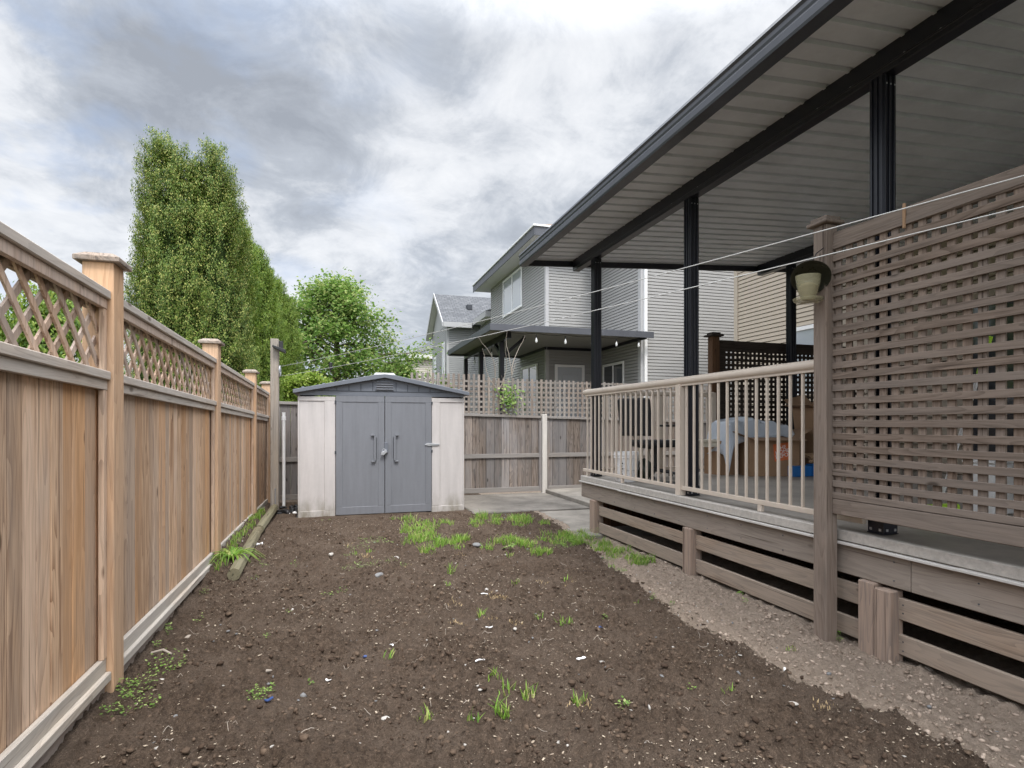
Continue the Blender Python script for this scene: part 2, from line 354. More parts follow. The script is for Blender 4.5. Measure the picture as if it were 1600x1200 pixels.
# value noise in numpy
_perm = rng.random((256, 256))
def vnoise(x, y):
    xi = np.floor(x).astype(int); yi = np.floor(y).astype(int); fx = x-xi; fy = y-yi
    fx = fx*fx*(3-2*fx); fy = fy*fy*(3-2*fy)
    g = lambda a, b: _perm[a & 255, b & 255]
    return (g(xi, yi)*(1-fx)+g(xi+1, yi)*fx)*(1-fy) + (g(xi, yi+1)*(1-fx)+g(xi+1, yi+1)*fx)*fy
def fbm(x, y, o=4, r=.5):
    s = 0; a = 1; t = 0
    for i in range(o): s = s + a*vnoise(x*2**i+17*i, y*2**i+31*i); t += a; a *= r
    return s/t
def sstep(a, b, x): t = np.clip((x-a)/(b-a), 0, 1); return t*t*(3-2*t)

# ------------------------------------------------------------------ ground
def edge_x(y):   # border between dark garden soil and pale dirt along the deck
    return np.interp(y, [0, 1.84, 2.11, 2.51, 3.06, 3.96, 5.0, 5.78, 6.4, 7.8], [2.36, 2.34, 2.29, 2.2, 2.19, 2.31, 2.46, 2.58, 2.66, 2.7])
def ground_z(x, y, fine=True):
    inside = sstep(-1.5, -1.15, x)*(1-sstep(7.6, 8.1, x))*sstep(-2.5, -1.5, y)*(1-sstep(9.8, 10.2, y))
    z = -.055*sstep(1.5, 2.7, x)*(1-sstep(5.5, 7.5, y))
    z = z + .075*(1-sstep(-.92, -.80, x))*sstep(4.9, 5.6, y)*(1-sstep(8.6, 9, y))
    if fine:
        big = (fbm(x*2.2, y*2.2, 3)-.5)*.07; med = (fbm(x*8+5, y*8, 4, .65)-.5)*.06; sm = np.maximum(fbm(x*26, y*26, 3, .75)-.45, 0)*.11
        soil = 1-.35*sstep(-.05, .1, x-edge_x(y))
        quiet = 1-.85*sstep(7.4, 7.9, y)
        z = z + (big+med+sm)*soil*quiet
    slab = ((x > 1.85) & (y > 7.75)) | ((x > 2.78) & (y > 5.9))
    z = np.where(slab, -.12, z)
    z = np.where((x > -.5) & (x < 1.84) & (y > 8.2), -.07, z)
    return z*inside - .09*(1-inside)
def axis(parts):
    out = []
    for a, b, st in parts: out += list(np.arange(a, b, st))
    return np.array(out + [parts[-1][1]])
xs = axis([(-400, -60, 40), (-60, -10, 5), (-10, -1.3, .6), (-1.3, 2.96, .0135), (2.96, 8, .15), (8, 30, 2), (30, 70, 8), (70, 400, 40)])
ys = axis([(-300, -20, 40), (-20, -1, 2), (-1, 1.3, .1), (1.3, 4.2, .0125), (4.2, 8.2, .02), (8.2, 10.2, .08), (10.2, 30, 2), (30, 70, 8), (70, 600, 50)])
X, Y = np.meshgrid(xs, ys); Zg = ground_z(X, Y)
nx, ny = len(xs), len(ys); idx = np.arange(nx*ny).reshape(ny, nx)
FQ = np.stack([idx[:-1, :-1], idx[:-1, 1:], idx[1:, 1:], idx[1:, :-1]], -1).reshape(-1, 4)
mg, t, b, o = newmat('garden_soil'); tc = t.n('ShaderNodeTexCoord'); v = tc.outputs['Object']
at = t.n('ShaderNodeAttribute', attribute_name='dirt'); at2 = t.n('ShaderNodeAttribute', attribute_name='lawn')
na = t.noise(v, 2.5, 5, .6); nb = t.noise(v, 34, 8, .75); nc = t.noise(v, 150, 5, .75); nd = t.noise(v, 330, 3, .7)
soil = t.mix(t.mapr(nb, .34, .66), (.038, .026, .018), (.165, .118, .086)); soil = t.mix(t.mapr(na, .42, .62, 0, .75), soil, (.15, .112, .085))
soil = t.mix(t.mapr(nc, .35, .58, .6, 0), soil, (.028, .019, .014)); soil = t.mix(t.mapr(nc, .6, .68, 0, .8), soil, (.24, .18, .13)); soil = t.mix(t.mapr(nd, .66, .7, 0, .9), soil, (.42, .36, .28))
dirt = t.mix(t.mapr(nb, .3, .7), (.24, .185, .142), (.42, .34, .27)); dirt = t.mix(t.mapr(nc, .6, .7, 0, .5), dirt, (.42, .36, .3))
dm = t.mapr(t.math('ADD', at.outputs['Fac'], t.math('MULTIPLY', t.math('SUBTRACT', nb, .5), .9)), .42, .58)
c = t.mix(dm, soil, dirt); lawn = t.mix(nb, (.05, .06, .03), (.11, .12, .06)); c = t.mix(at2.outputs['Fac'], c, lawn)
t.l(c, b.inputs['Base Color']); b.inputs['Roughness'].default_value = .95; b.inputs['Specular IOR Level'].default_value = .15
hh = t.math('ADD', nb, t.math('MULTIPLY', nc, .6)); bump(t, b, hh, 1.0, .022)
gr = np_mesh('ground', np.stack([X.ravel(), Y.ravel(), Zg.ravel()], 1), FQ, mg); props(gr, kind='structure')
for p in (gr.data,): p.polygons.foreach_set('use_smooth', np.ones(len(p.polygons), bool))
A = gr.data.attributes.new('dirt', 'FLOAT', 'POINT'); A.data.foreach_set('value', sstep(-.09, .09, X-edge_x(Y) + (fbm(X*5, Y*5, 3)-.5)*.22).ravel().astype(np.float32))
A = gr.data.attributes.new('lawn', 'FLOAT', 'POINT'); A.data.foreach_set('value', (1-sstep(-1.3, -1.2, X)*(1-sstep(12.5, 13, Y))*sstep(-2, -1.5, Y)).ravel().astype(np.float32))
def gz(x, y): return float(ground_z(np.array([x]), np.array([y]))[0])

# concrete
s = MB().box(1.87, 3.655, 7.87, 9.86, -.12, 0.0); props(build('concrete_slab', s, 'conc2', bevel=.012), kind='structure')
s = MB(); s.add([(2.745, 7.855, -.13), (5.2, 7.855, -.13), (5.2, 6.05, -.13), (2.70, 6.05, -.13), (2.745, 7.855, -.022), (5.2, 7.855, -.022), (5.2, 6.05, -.03), (2.70, 6.05, -.03)], [(0,1,2,3),(4,7,6,5),(0,4,5,1),(1,5,6,2),(2,6,7,3),(3,7,4,0)])
props(build('concrete_path', s, 'conc', bevel=.01), kind='structure')
s = MB().box(3.665, 10.1, 7.87, 9.86, -.12, .062); props(build('concrete_patio', s, 'conc', bevel=.01), kind='structure')

# ------------------------------------------------------------------ scatter on the soil
def lumps(n, area, smin, smax, flat=.6, seed=1, shape='ico', soil_only=None):
    r = np.random.default_rng(seed); bm = bmesh.new()
    if shape == 'ico': bmesh.ops.create_icosphere(bm, subdivisions=1, radius=1)
    else: bmesh.ops.create_cube(bm, size=1.6)
    bv = np.array([v.co[:] for v in bm.verts]); bf = np.array([[v.index for v in f.verts] for f in bm.faces]); bm.free()
    x0, x1, y0, y1 = area
    yy = y0 + (y1-y0)*r.random(n)**1.35; xx = x0 + (x1-x0)*r.random(n)
    if soil_only is not None:
        k = ((xx < edge_x(yy)+.02) & (fbm(xx*3.1+2, yy*3.1+5, 3)+.5*(r.random(n)-.5) > .42)) if soil_only else (xx > edge_x(yy)-.03); xx, yy = xx[k], yy[k]; n = len(xx)
    sz = smin*(smax/smin)**(r.random(n)**3.0)
    zz = ground_z(xx, yy); V = np.empty((n, len(bv), 3)); 
    ang = r.random(n)*6.28; el = r.random((n, 1, 3))*1.1+.4
    jit = 1+(r.random((n, len(bv), 1))-.5)*.85
    L = bv[None]*jit*el; L[..., 2] *= flat
    ca, sa = np.cos(ang)[:, None], np.sin(ang)[:, None]
    V[..., 0] = (L[..., 0]*ca - L[..., 1]*sa)*sz[:, None]+xx[:, None]; V[..., 1] = (L[..., 0]*sa + L[..., 1]*ca)*sz[:, None]+yy[:, None]
    V[..., 2] = L[..., 2]*sz[:, None] + (zz+sz*flat*.3)[:, None]
    Fc = (bf[None] + (np.arange(n)*len(bv))[:, None, None]).reshape(-1, bf.shape[1])
    return V.reshape(-1, 3), Fc
mcl, t, b, o = newmat('soil_crumb'); g = t.n('ShaderNodeNewGeometry'); R = g.outputs['Random Per Island']; tc = t.n('ShaderNodeTexCoord')
c = t.mix(t.math('MULTIPLY', R, t.noise(tc.outputs['Object'], 60, 4, .6)), (.05, .034, .025), (.22, .16, .115)); t.l(c, b.inputs['Base Color']); b.inputs['Roughness'].default_value = .95; b.inputs['Specular IOR Level'].default_value = .1
bump(t, b, t.noise(tc.outputs['Object'], 150, 4, .7), .7, .005)
mdl, t, b, o = newmat('dirt_crumb'); g = t.n('ShaderNodeNewGeometry'); R = g.outputs['Random Per Island']; tc = t.n('ShaderNodeTexCoord')
c = t.mix(R, (.22, .17, .13), (.46, .37, .30)); t.l(c, b.inputs['Base Color']); b.inputs['Roughness'].default_value = .95; b.inputs['Specular IOR Level'].default_value = .1
bump(t, b, t.noise(tc.outputs['Object'], 150, 4, .7), .6, .005)
mch, t, b, o = newmat('straw_chip'); g = t.n('ShaderNodeNewGeometry'); R = g.outputs['Random Per Island']
c = t.mix(R, (.20, .15, .11), (.50, .42, .32)); t.l(c, b.inputs['Base Color']); b.inputs['Roughness'].default_value = .9
props(np_mesh('soil_clods', *lumps(42000, (-.93, 2.7, 1.3, 8.0), .0025, .016, .72, 2, soil_only=True), mcl), 'dark crumbly soil clods covering the garden bed', 'soil', kind='stuff')
props(np_mesh('dirt_crumbs', *lumps(9000, (2.1, 2.94, 1.2, 6.3), .0025, .014, .7, 3, soil_only=False), mdl), 'pale dry dirt crumbs in the strip beside the deck', 'dirt', kind='stuff')
def chips(n, seed):
    r = np.random.default_rng(seed); yy = 1.3+6.6*r.random(n)**1.3; xx = -.9+3.6*r.random(n); k = (xx < edge_x(yy)+.1) & (fbm(xx*2.3+9, yy*2.3, 3) + .35*(r.random(n)-.5) > .47); xx, yy = xx[k], yy[k]; n = len(xx)
    zz = ground_z(xx, yy)+.006; a = r.random(n)*6.28; L = .0016+.0058*r.random(n)**4; Wd = L*(.25+.5*r.random(n))
    q = np.array([(-1, -1), (1, -1), (1, 1), (-1, 1)], float); V = np.empty((n, 8, 3)); tilt = (r.random(n)-.5)*.8
    for i in range(4):
        for j in (0, 1):
            px, py = q[i, 0]*L, q[i, 1]*Wd
            V[:, i+4*j, 0] = xx+px*np.cos(a)-py*np.sin(a); V[:, i+4*j, 1] = yy+px*np.sin(a)+py*np.cos(a); V[:, i+4*j, 2] = zz+px*tilt+j*Wd*.5
    bf = np.array([(0,3,2,1),(4,5,6,7),(0,1,5,4),(1,2,6,5),(2,3,7,6),(3,0,4,7)])
    return V.reshape(-1, 3), (bf[None]+(np.arange(n)*8)[:, None, None]).reshape(-1, 4)
props(np_mesh('straw_chips', *chips(24000, 5), mch), 'tiny pale straw and bark chips strewn over the soil', 'chips', kind='stuff')
props(np_mesh('gravel', *lumps(200, (-.9, 2.8, 1.3, 7.8), .005, .014, .7, 6), 'stone_w'), 'small scattered gravel lying on the garden soil', 'gravel', kind='stuff')
props(np_mesh('dark_gravel', *lumps(160, (-.9, 2.8, 1.3, 7.8), .006, .016, .7, 8), 'stone_d'), 'small grey gravel scattered over the garden soil', 'gravel', kind='stuff')
rt = random.Random(44); mb = MB()
for _ in range(150):
    y_ = 1.4+5.5*rt.random()**1.3; x_ = rt.uniform(-.85, float(edge_x(y_))); a_ = rt.uniform(0, 6.28); L_ = rt.uniform(.02, .075); pts_ = []
    for i in range(5): a_ += rt.uniform(-.7, .7); x_ += cos(a_)*L_/4; y_ += sin(a_)*L_/4; pts_.append((x_, y_, gz(x_, y_)+.004+.008*rt.random()))
    mb.tube(pts_, rt.uniform(.0008, .0018), 4)
props(build('root_bits', mb, 'twig'), 'thin dry root and straw fibres lying across the soil', 'roots', kind='stuff')
def stone(px, py, r, mat, label, el=(1, .8, .6), z=None):
    x, y, _ = G(px, py, z if z is not None else 0); bm = bmesh.new(); bmesh.ops.create_icosphere(bm, subdivisions=3, radius=1)
    rr = random.Random(int(px)); ax = [Vector((rr.uniform(-1, 1), rr.uniform(-1, 1), rr.uniform(-1, 1))) for _ in range(4)]
    a = rr.uniform(0, 3); mb = MB()
    for v in bm.verts:
        k = 1+sum(.07*sin(3*v.co.dot(q)) for q in ax); p = v.co*k
        xx, yy = p.x*el[0]*r, p.y*el[1]*r; mb.v.append((x+xx*cos(a)-yy*sin(a), y+xx*sin(a)+yy*cos(a), gz(x, y)+r*el[2]*(.55+p.z)))
    mb.f = [tuple(v.index for v in f.verts) for f in bm.faces]; bm.free()
    return props(build('stone', mb, mat, smooth=True, loc=(x, y, gz(x, y))), label, 'stone', 'loose stones on the garden ground')
stone(1449, 1048, .027, 'stone', 'smooth brown egg-shaped stone lying in front of the lower deck board', (1.25, .85, .75), -.06)
stone(603, 1127, .017, 'stone_w', 'pale cream flat pebble at the bottom middle edge of the soil', (1.3, 1, .5))
stone(294, 995, .021, 'stone', 'pinkish tan pebble beside the left fence kickboard')
stone(517, 872, .025, 'stone_w', 'white round pebble in the soil in front of the shed')
stone(619, 876, .028, 'stone_w', 'pale rounded stone in the weeds in front of the grey doors')
stone(592, 904, .035, 'stone_d', 'flat grey stone left of the middle of the soil', (1.4, .8, .5))
stone(745, 861, .04, 'stone_d', 'dark grey stone below the grass patches', (1.3, .8, .5))
stone(805, 994, .014, 'stone_w', 'small white stone right of the soil centre')
stone(858, 1031, .013, 'stone', 'small tan stone in the right part of the soil')
stone(417, 1052, .016, 'stone', 'orange-tan chip of stone in the lower left soil', (1.5, .6, .5))
stone(520, 1107, .015, 'stone', 'terracotta coloured stone at the lower left of the soil')
stone(1240, 1118, .016, 'stone_w', 'pale stone near the dirt strip at the bottom of the picture', (1.4, .8, .5), -.05)
def scrap(name, px, py, L, Wd, ang, mat, label, cat, grp=None):
    x, y, _ = G(px, py); z = gz(x, y)+.012; mb = MB(); n = 5
    vs = []
    for i in range(n):
        t_ = i/(n-1)-.5
        for sgn in (-1, 1):
            for k in (0, 1): vs.append((x+cos(ang)*t_*L-sin(ang)*sgn*Wd/2, y+sin(ang)*t_*L+cos(ang)*sgn*Wd/2, z+.004*sin(t_*5+px)+k*.004))
    fs = []
    for i in range(n-1):
        a = i*4; b_ = a+4
        fs += [(a, a+2, b_+2, b_), (a+1, b_+1, b_+3, a+3), (a, b_, b_+1, a+1), (a+2, a+3, b_+3, b_+2)]
    fs += [(0, 1, 3, 2), (n*4-4, n*4-2, n*4-1, n*4-3)]
    mb.add(vs, fs); return props(build(name, mb, mat, loc=(x, y, z)), label, cat, grp)
gw = 'white chips of litter in the soil'
scrap('litter_chip', 750, 1041, .055, .008, .3, 'plastic_w', 'thin white sliver lying in the lower middle of the soil', 'litter', gw)
scrap('litter_chip', 764, 993, .045, .008, .2, 'plastic_w', 'white sliver in the centre of the soil above the lower sliver', 'litter', gw)
scrap('litter_chip', 612, 1006, .035, .009, 1.9, 'plastic_w', 'short white chip standing out left of the soil centre', 'litter', gw)
scrap('litter_chip', 908, 1036, .06, .018, .5, 'plastic_w', 'broad white flake in the right part of the dark soil', 'litter', gw)
scrap('litter_chip', 1226, 1045, .04, .009, .9, 'plastic_w', 'white stick-like chip beside the pale dirt strip', 'litter', gw)
scrap('litter_chip', 513, 1062, .03, .01, 2.4, 'plastic_w', 'small white chip in the lower left soil', 'litter', gw)
scrap('litter_chip', 756, 934, .06, .012, .1, 'plastic_w', 'white chip next to the dry grass clump', 'litter', gw)
scrap('litter_chip', 677, 921, .05, .008, .9, 'cream', 'cream splinter in the soil below the grass', 'litter', gw)
gb = 'scraps of blue film in the soil'
scrap('plastic_scrap', 420, 1100, .035, .018, .3, 'scrap', 'crumpled blue scrap among the weeds at lower left', 'litter', gb)
scrap('plastic_scrap', 570, 1029, .022, .016, 1.2, 'scrap', 'blue scrap of film left of the soil centre', 'litter', gb)
scrap('plastic_scrap', 938, 986, .025, .014, .2, 'scrap', 'blue scrap of film right of the soil centre', 'litter', gb)

# ------------------------------------------------------------------ grass and weeds
def blades(tufts, seed):
    r = np.random.default_rng(seed); V = []; Fc = []
    for (cx, cy, n, h, sp, zoff) in tufts:
        for _ in range(n):
            a = r.random()*6.28; d = sp*math.sqrt(r.random()); x = cx+cos(a)*d; y = cy+sin(a)*d*.8; z = gz(x, y) if zoff is None else zoff
            hh = h*(.45+.75*r.random()); ln = hh*(.15+.7*r.random()); q = r.random()*6.28; wd = .0022+.0018*r.random(); dx, dy = cos(q), sin(q); px, py = -dy*wd, dx*wd; o_ = len(V)
            for i, t_ in enumerate((0, .35, .7)):
                bx, by, bz = x+dx*ln*t_*t_, y+dy*ln*t_*t_, z-.004+hh*(t_-.18*t_*t_); k = 1-t_*.5
                V += [(bx-px*k, by-py*k, bz), (bx+px*k, by+py*k, bz)]
            bx, by, bz = x+dx*ln, y+dy*ln, z+hh*.8; V += [(bx-px*.1, by-py*.1, bz), (bx+px*.1, by+py*.1, bz)]
            for i in range(3): Fc.append((o_+2*i, o_+2*i+1, o_+2*i+3, o_+2*i+2))
    return np.array(V), np.array(Fc)
tf = []
def gt(px, py, n, h, sp): x, y, _ = G(px, py); tf.append((x, y, n, h, sp, None))
rr = random.Random(3)
for px, py, w_, h_, n in [(655, 828, 26, 16, 18), (650, 850, 12, 14, 7), (690, 853, 30, 8, 9), (722, 848, 14, 9, 6), (745, 822, 10, 6, 4), (800, 815, 26, 10, 12), (833, 814, 22, 7, 8), (783, 845, 20, 8, 10), (825, 850, 12, 10, 6), (845, 862, 14, 7, 6),
                          (870, 840, 24, 10, 12), (900, 838, 26, 10, 14), (925, 832, 18, 9, 9), (945, 850, 16, 8, 7), (965, 858, 14, 8, 6), (1000, 870, 14, 7, 7), (757, 862, 8, 4, 2), (668, 863, 10, 4, 3), (630, 815, 14, 4, 4), (770, 810, 20, 5, 5), (700, 818, 14, 4, 3), (740, 812, 12, 4, 3)]:
    for _ in range(n): gt(px+rr.uniform(-w_, w_), py+rr.uniform(-h_, h_)*.8, rr.randint(26, 55), rr.uniform(.05, .10), .075)
for px, py, n, h in [(705, 900, 30, .1), (700, 915, 12, .05), (752, 970, 22, .06), (797, 876, 16, .06), (805, 920, 12, .05), (773, 1070, 20, .05), (792, 1085, 18, .05), (825, 1090, 22, .06), (785, 1118, 40, .08), (740, 1130, 12, .05),
                      (906, 1100, 18, .06), (888, 980, 12, .05), (872, 985, 10, .05), (995, 940, 10, .04), (840, 968, 8, .04), (665, 1128, 20, .06), (578, 865, 30, .05), (560, 870, 14, .04), (605, 1025, 12, .04), (885, 905, 10, .04), (955, 880, 20, .05), (1010, 868, 16, .05),
                      (1140, 1085, 10, .04), (1235, 1003, 12, .03)]:
    gt(px, py, n, h, .035)
for k in range(60):    # strip between timber and fence
    y_ = 5.2+3.3*k/60; tf.append((-.93+rr.uniform(-.02, .05), y_, rr.randint(6, 14), .07, .035, None))
props(np_mesh('grass_tufts', *blades(tf, 4), 'grass'), 'patchy bright green grass sprouting in front of the shed and slab', 'grass', kind='stuff')
# low broad-leaved weeds
def weeds(spots, seed, lmin=.006, lmax=.016):
    r = np.random.default_rng(seed); V = []; Fc = []
    for (cx, cy, n, sp, h) in spots:
        for _ in range(n):
            a = r.random()*6.28; d = sp*math.sqrt(r.random()); x = cx+cos(a)*d; y = cy+sin(a)*d; z = gz(x, y)+h*r.random()+.006
            L = lmin+(lmax-lmin)*r.random(); q = r.random()*6.28; dx, dy = cos(q)*L, sin(q)*L; ti = (r.random()-.2)*.9*L; w_ = .45; o_ = len(V)
            V += [(x, y, z), (x+dx*.5-dy*w_, y+dy*.5+dx*w_, z+ti*.5), (x+dx, y+dy, z+ti), (x+dx*.5+dy*w_, y+dy*.5-dx*w_, z+ti*.5)]; Fc.append((o_, o_+1, o_+2, o_+3))
    return np.array(V), np.array(Fc)
ws = []
def wd(px, py, n, sp, h=.02): x, y, _ = G(px, py); ws.append((x, y, n, sp, h))
for a in [(580, 845, 120, .16), (560, 858, 60, .12), (600, 850, 60, .12), (575, 885, 90, .12), (550, 890, 40, .1), (610, 880, 30, .06), (632, 885, 26, .04), (535, 925, 30, .05), (515, 930, 20, .06), (545, 870, 30, .08), (640, 845, 60, .1),
          (262, 1040, 60, .10, .05), (245, 1062, 30, .05, .04), (225, 1085, 55, .07, .05), (205, 1100, 50, .05, .03), (180, 1122, 60, .06, .03), (232, 1105, 40, .05), (275, 1050, 40, .04), (200, 1080, 50, .05),
          (262, 992, 40, .025, .05), (245, 1010, 26, .02, .04), (320, 935, 26, .03, .04), (310, 970, 20, .03), (405, 1090, 60, .05, .02), (418, 1080, 24, .03), (485, 1065, 12, .015), (417, 1000, 14, .02), (460, 885, 18, .04), (410, 885, 30, .05), (395, 905, 16, .04), (450, 960, 10, .02),
          (975, 1105, 30, .03, .02), (1080, 1080, 10, .02), (945, 965, 16, .02), (905, 843, 260, .12, .12), (925, 838, 220, .1, .13), (890, 848, 160, .12, .06), (875, 852, 100, .12, .04), (950, 870, 60, .06, .03), (970, 885, 40, .05, .02), (1050, 935, 20, .03, .02),
          (835, 860, 60, .08, .03), (735, 798, 26, .05, .04), (742, 808, 20, .05, .03), (350, 880, 60, .06, .04), (365, 860, 40, .05, .03), (510, 815, 10, .06), (1020, 930, 20, .02, .03), (1310, 988, 24, .02, .05), (1165, 932, 20, .02, .03), (1008, 868, 40, .06, .04)]: wd(*a)
props(np_mesh('low_weeds', *weeds(ws, 9), 'weed'), 'low bright green weeds dotted over the soil', 'weeds', kind='stuff')
dr = []
for px, py, n in [(780, 940, 90), (770, 936, 50), (768, 975, 60), (710, 948, 30), (715, 980, 30), (572, 875, 90), (905, 1100, 50), (808, 978, 40), (845, 915, 40), (1285, 1092, 30), (890, 915, 20), (545, 852, 40), (640, 890, 20), (720, 870, 30)]:
    x, y, _ = G(px, py); dr.append((x, y, n, .018, .06, None))
V_, F_ = blades(dr, 6); props(np_mesh('dry_grass', V_, F_, 'dry'), 'small mats of dry straw-coloured grass lying on the soil', 'dry grass', kind='stuff')
# single plants
def strap_plant(px, py, n, L, label, name='lily_plant', mat='grass', z=0):
    x, y, _ = G(px, py, z); r = random.Random(5); mb = MB(); zg = gz(x, y)
    for k in range(n):
        q = r.uniform(0, 6.28); l = L*r.uniform(.6, 1.1); wd_ = .007; dx, dy = cos(q), sin(q); vs = []; m_ = 7
        for i in range(m_):
            t_ = i/(m_-1); ww = wd_*(1-t_)**.6+.0006; hx = l*.75*t_; hz = l*(1.1*t_-1.15*t_*t_)*r.uniform(.9, 1.0)
            vs += [(x+dx*hx-dy*ww, y+dy*hx+dx*ww, zg+max(hz, .003)), (x+dx*hx, y+dy*hx, zg+max(hz-.003, .0)), (x+dx*hx+dy*ww, y+dy*hx-dx*ww, zg+max(hz, .003))]
        mb.add(vs, [(3*i, 3*i+1, 3*i+4, 3*i+3) for i in range(m_-1)]+[(3*i+1, 3*i+2, 3*i+5, 3*i+4) for i in range(m_-1)])
    return props(build(name, mb, mat, loc=(x, y, zg)), label, 'plant')
strap_plant(362, 886, 44, .34, 'strap-leaved green plant arching out beside the end of the timber')
def rosette(px, py, n, L, label, up=.06, z=0):
    x, y, _ = G(px, py, z); zg = gz(x, y); r = random.Random(int(px)); t_ = thing('weed_plant', (x, y, zg), label, 'plant'); lv = MB(); st = MB()
    for k in range(n):
        q = r.uniform(0, 6.28); h = up*r.uniform(.5, 1); R_ = L*r.uniform(.3, .9); cx, cy, cz = x+cos(q)*R_*.6, y+sin(q)*R_*.6, zg+h
        st.tube([(x, y, zg), (x+cos(q)*R_*.3, y+sin(q)*R_*.3, zg+h*.8), (cx, cy, cz)], .0015, 4); l = L*r.uniform(.5, .8); w_ = l*.42; dx, dy = cos(q), sin(q)
        vs = [(cx, cy, cz), (cx+dx*l*.4-dy*w_, cy+dy*l*.4+dx*w_, cz+.006), (cx+dx*l*.5, cy+dy*l*.5, cz-.003), (cx+dx*l*.4+dy*w_, cy+dy*l*.4-dx*w_, cz+.006), (cx+dx*l, cy+dy*l, cz-.01)]
        lv.add(vs, [(0, 1, 2), (0, 2, 3), (1, 4, 2), (2, 4, 3)])
    build('leaves', lv, 'weed', t_); build('stems', st, 'weed', t_); return t_
rosette(797, 860, 7, .07, 'broad-leaved seedling with pale rounded leaves among the grass patches', .07)
rosette(1312, 990, 9, .05, 'small leafy weed at the foot of the tall screen post', .1, -.06)
rosette(1160, 930, 6, .045, 'little green weed in the pale dirt under the deck boards', .05, -.05)
# twig and hose bits
mb = MB().tube([(*G(236, 1026)[:2], .02), (*G(255, 1024)[:2], .03), (*G(268, 1027)[:2], .018)], [.006, .007, .005], 6); props(build('broken_stick', mb, 'twig'), 'short broken stick lying below the left fence kickboard', 'stick')
c0 = G(404, 855); mb = MB().tube([(c0[0]+.035*cos(a), c0[1]+.05*sin(a), .03+.01*sin(3*a)) for a in [k*.5 for k in range(10)]], .007, 7); props(build('curled_hose_piece', mb, 'plastic_w', smooth=True), 'curled white hose piece lying by the timber edging', 'hose')

# ------------------------------------------------------------------ left cedar fence
FT = thing('cedar_fence', (-1.04, 0, 0), 'warm brown cedar fence with diagonal lattice top along the left side', 'fence')
def shf(mb):
    return mb.map(lambda x, y, z: (x, y, z-.017*(y-3.1)))
PY_ = [-1.94, .585, 3.09, 5.60, 8.13, 9.90]; PW = .135
for i, y in enumerate(PY_):
    p = build('post', shf(MB().box(-1.10, -.974, y, y+PW, -.15, 1.995)), 'cedar_post', FT, .004)
    cxm, cym = -1.037, y+PW/2; h = .092; z0 = 1.995
    c_ = MB().add([(cxm-h, cym-h, z0), (cxm+h, cym-h, z0), (cxm+h, cym+h, z0), (cxm-h, cym+h, z0), (cxm-h, cym-h, z0+.022), (cxm+h, cym-h, z0+.022), (cxm+h, cym+h, z0+.022), (cxm-h, cym+h, z0+.022),
                   (cxm-h*.6, cym-h*.6, z0+.045), (cxm+h*.6, cym-h*.6, z0+.045), (cxm+h*.6, cym+h*.6, z0+.045), (cxm-h*.6, cym+h*.6, z0+.045)],
                  [(3,2,1,0),(0,1,5,4),(1,2,6,5),(2,3,7,6),(3,0,4,7),(4,5,9,8),(5,6,10,9),(6,7,11,10),(7,4,8,11),(8,9,10,11)])
    build('post_cap', shf(c_), 'cap', p, .002)
rb = random.Random(21)
for i in range(len(PY_)-1):
    a, b_ = PY_[i]+PW+.002, PY_[i+1]-.002
    build('top_rail', shf(MB().box(-1.09, -.984, a, b_, 1.822, 1.862)), 'cedar_h', FT, .004)
    build('top_trim', shf(MB().box(-1.022, -.998, a, b_, 1.776, 1.821).box(-1.082, -1.06, a, b_, 1.776, 1.821)), 'cedar_lat', FT, .002)
    build('middle_rail', shf(MB().box(-1.09, -.984, a, b_, 1.450, 1.490)), 'cedar_h', FT, .004)
    build('middle_trim', shf(MB().box(-1.022, -.998, a, b_, 1.404, 1.449)), 'cedar_h', FT, .002)
    build('bottom_trim', shf(MB().box(-1.028, -1.003, a, b_, .109, .172)), 'base_rail', FT, .002)
    build('bottom_rail', shf(MB().box(-1.09, -.982, a, b_, .066, .108)), 'base_rail', FT, .004)
    build('kickboard', shf(MB().box(-1.045, -1.008, a, b_, -.12, .065)), 'kick', FT, .003)
    for u0, u1, za, zb in ((a, a+.04, .173, 1.403), (b_-.04, b_, .173, 1.403), (a, a+.035, 1.491, 1.775), (b_-.035, b_, 1.491, 1.775)):
        build('side_frame', shf(MB().box(-1.022, -1.0, u0, u1, za, zb)), 'cedar_v', FT, .002)
    bd = MB(); y = a
    while y < b_-.01:
        w_ = min(rb.uniform(.088, .135), b_-y); x_ = -1.03-rb.uniform(0, .006); bd.box(x_-.018, x_, y+.0015, y+w_-.0015, .09, 1.449); y += w_
    build('board_panel', shf(bd), 'cedar_v', FT, .003)
    lt = MB(); zl, zh = 1.489, 1.823; hh = zh-zl; pit = .150; k = a-hh
    def clipbar(y0, z0, y1, z1, x0, x1):
        # clip the slat's centre line to the bay and give it width .036
        dy, dz = y1-y0, z1-z0; ta, tb = 0.0, 1.0
        for lim, sg in ((a, 1), (b_, -1)):
            if dy != 0:
                t_ = (lim-y0)/dy
                if (dy > 0) == (sg > 0): ta = max(ta, t_)
                else: tb = min(tb, t_)
        if tb-ta < .03: return
        p0 = (y0+dy*ta, z0+dz*ta); p1 = (y0+dy*tb, z0+dz*tb); L = sqrt(dy*dy+dz*dz); ny_, nz_ = -dz/L*.019, dy/L*.019
        q = [(p0[0]-ny_, p0[1]-nz_), (p0[0]+ny_, p0[1]+nz_), (p1[0]+ny_, p1[1]+nz_), (p1[0]-ny_, p1[1]-nz_)]
        q = [(min(max(u, a), b_), min(max(v_, zl), zh)) for u, v_ in q]; lt.ext(q, x0, x1, 'X')
    while k < b_:
        clipbar(k, zh, k+hh, zl, -1.040, -1.031); clipbar(k, zl, k+hh, zh, -1.050, -1.0405); k += pit
    build('lattice_panel', shf(lt), 'cedar_lat', FT)

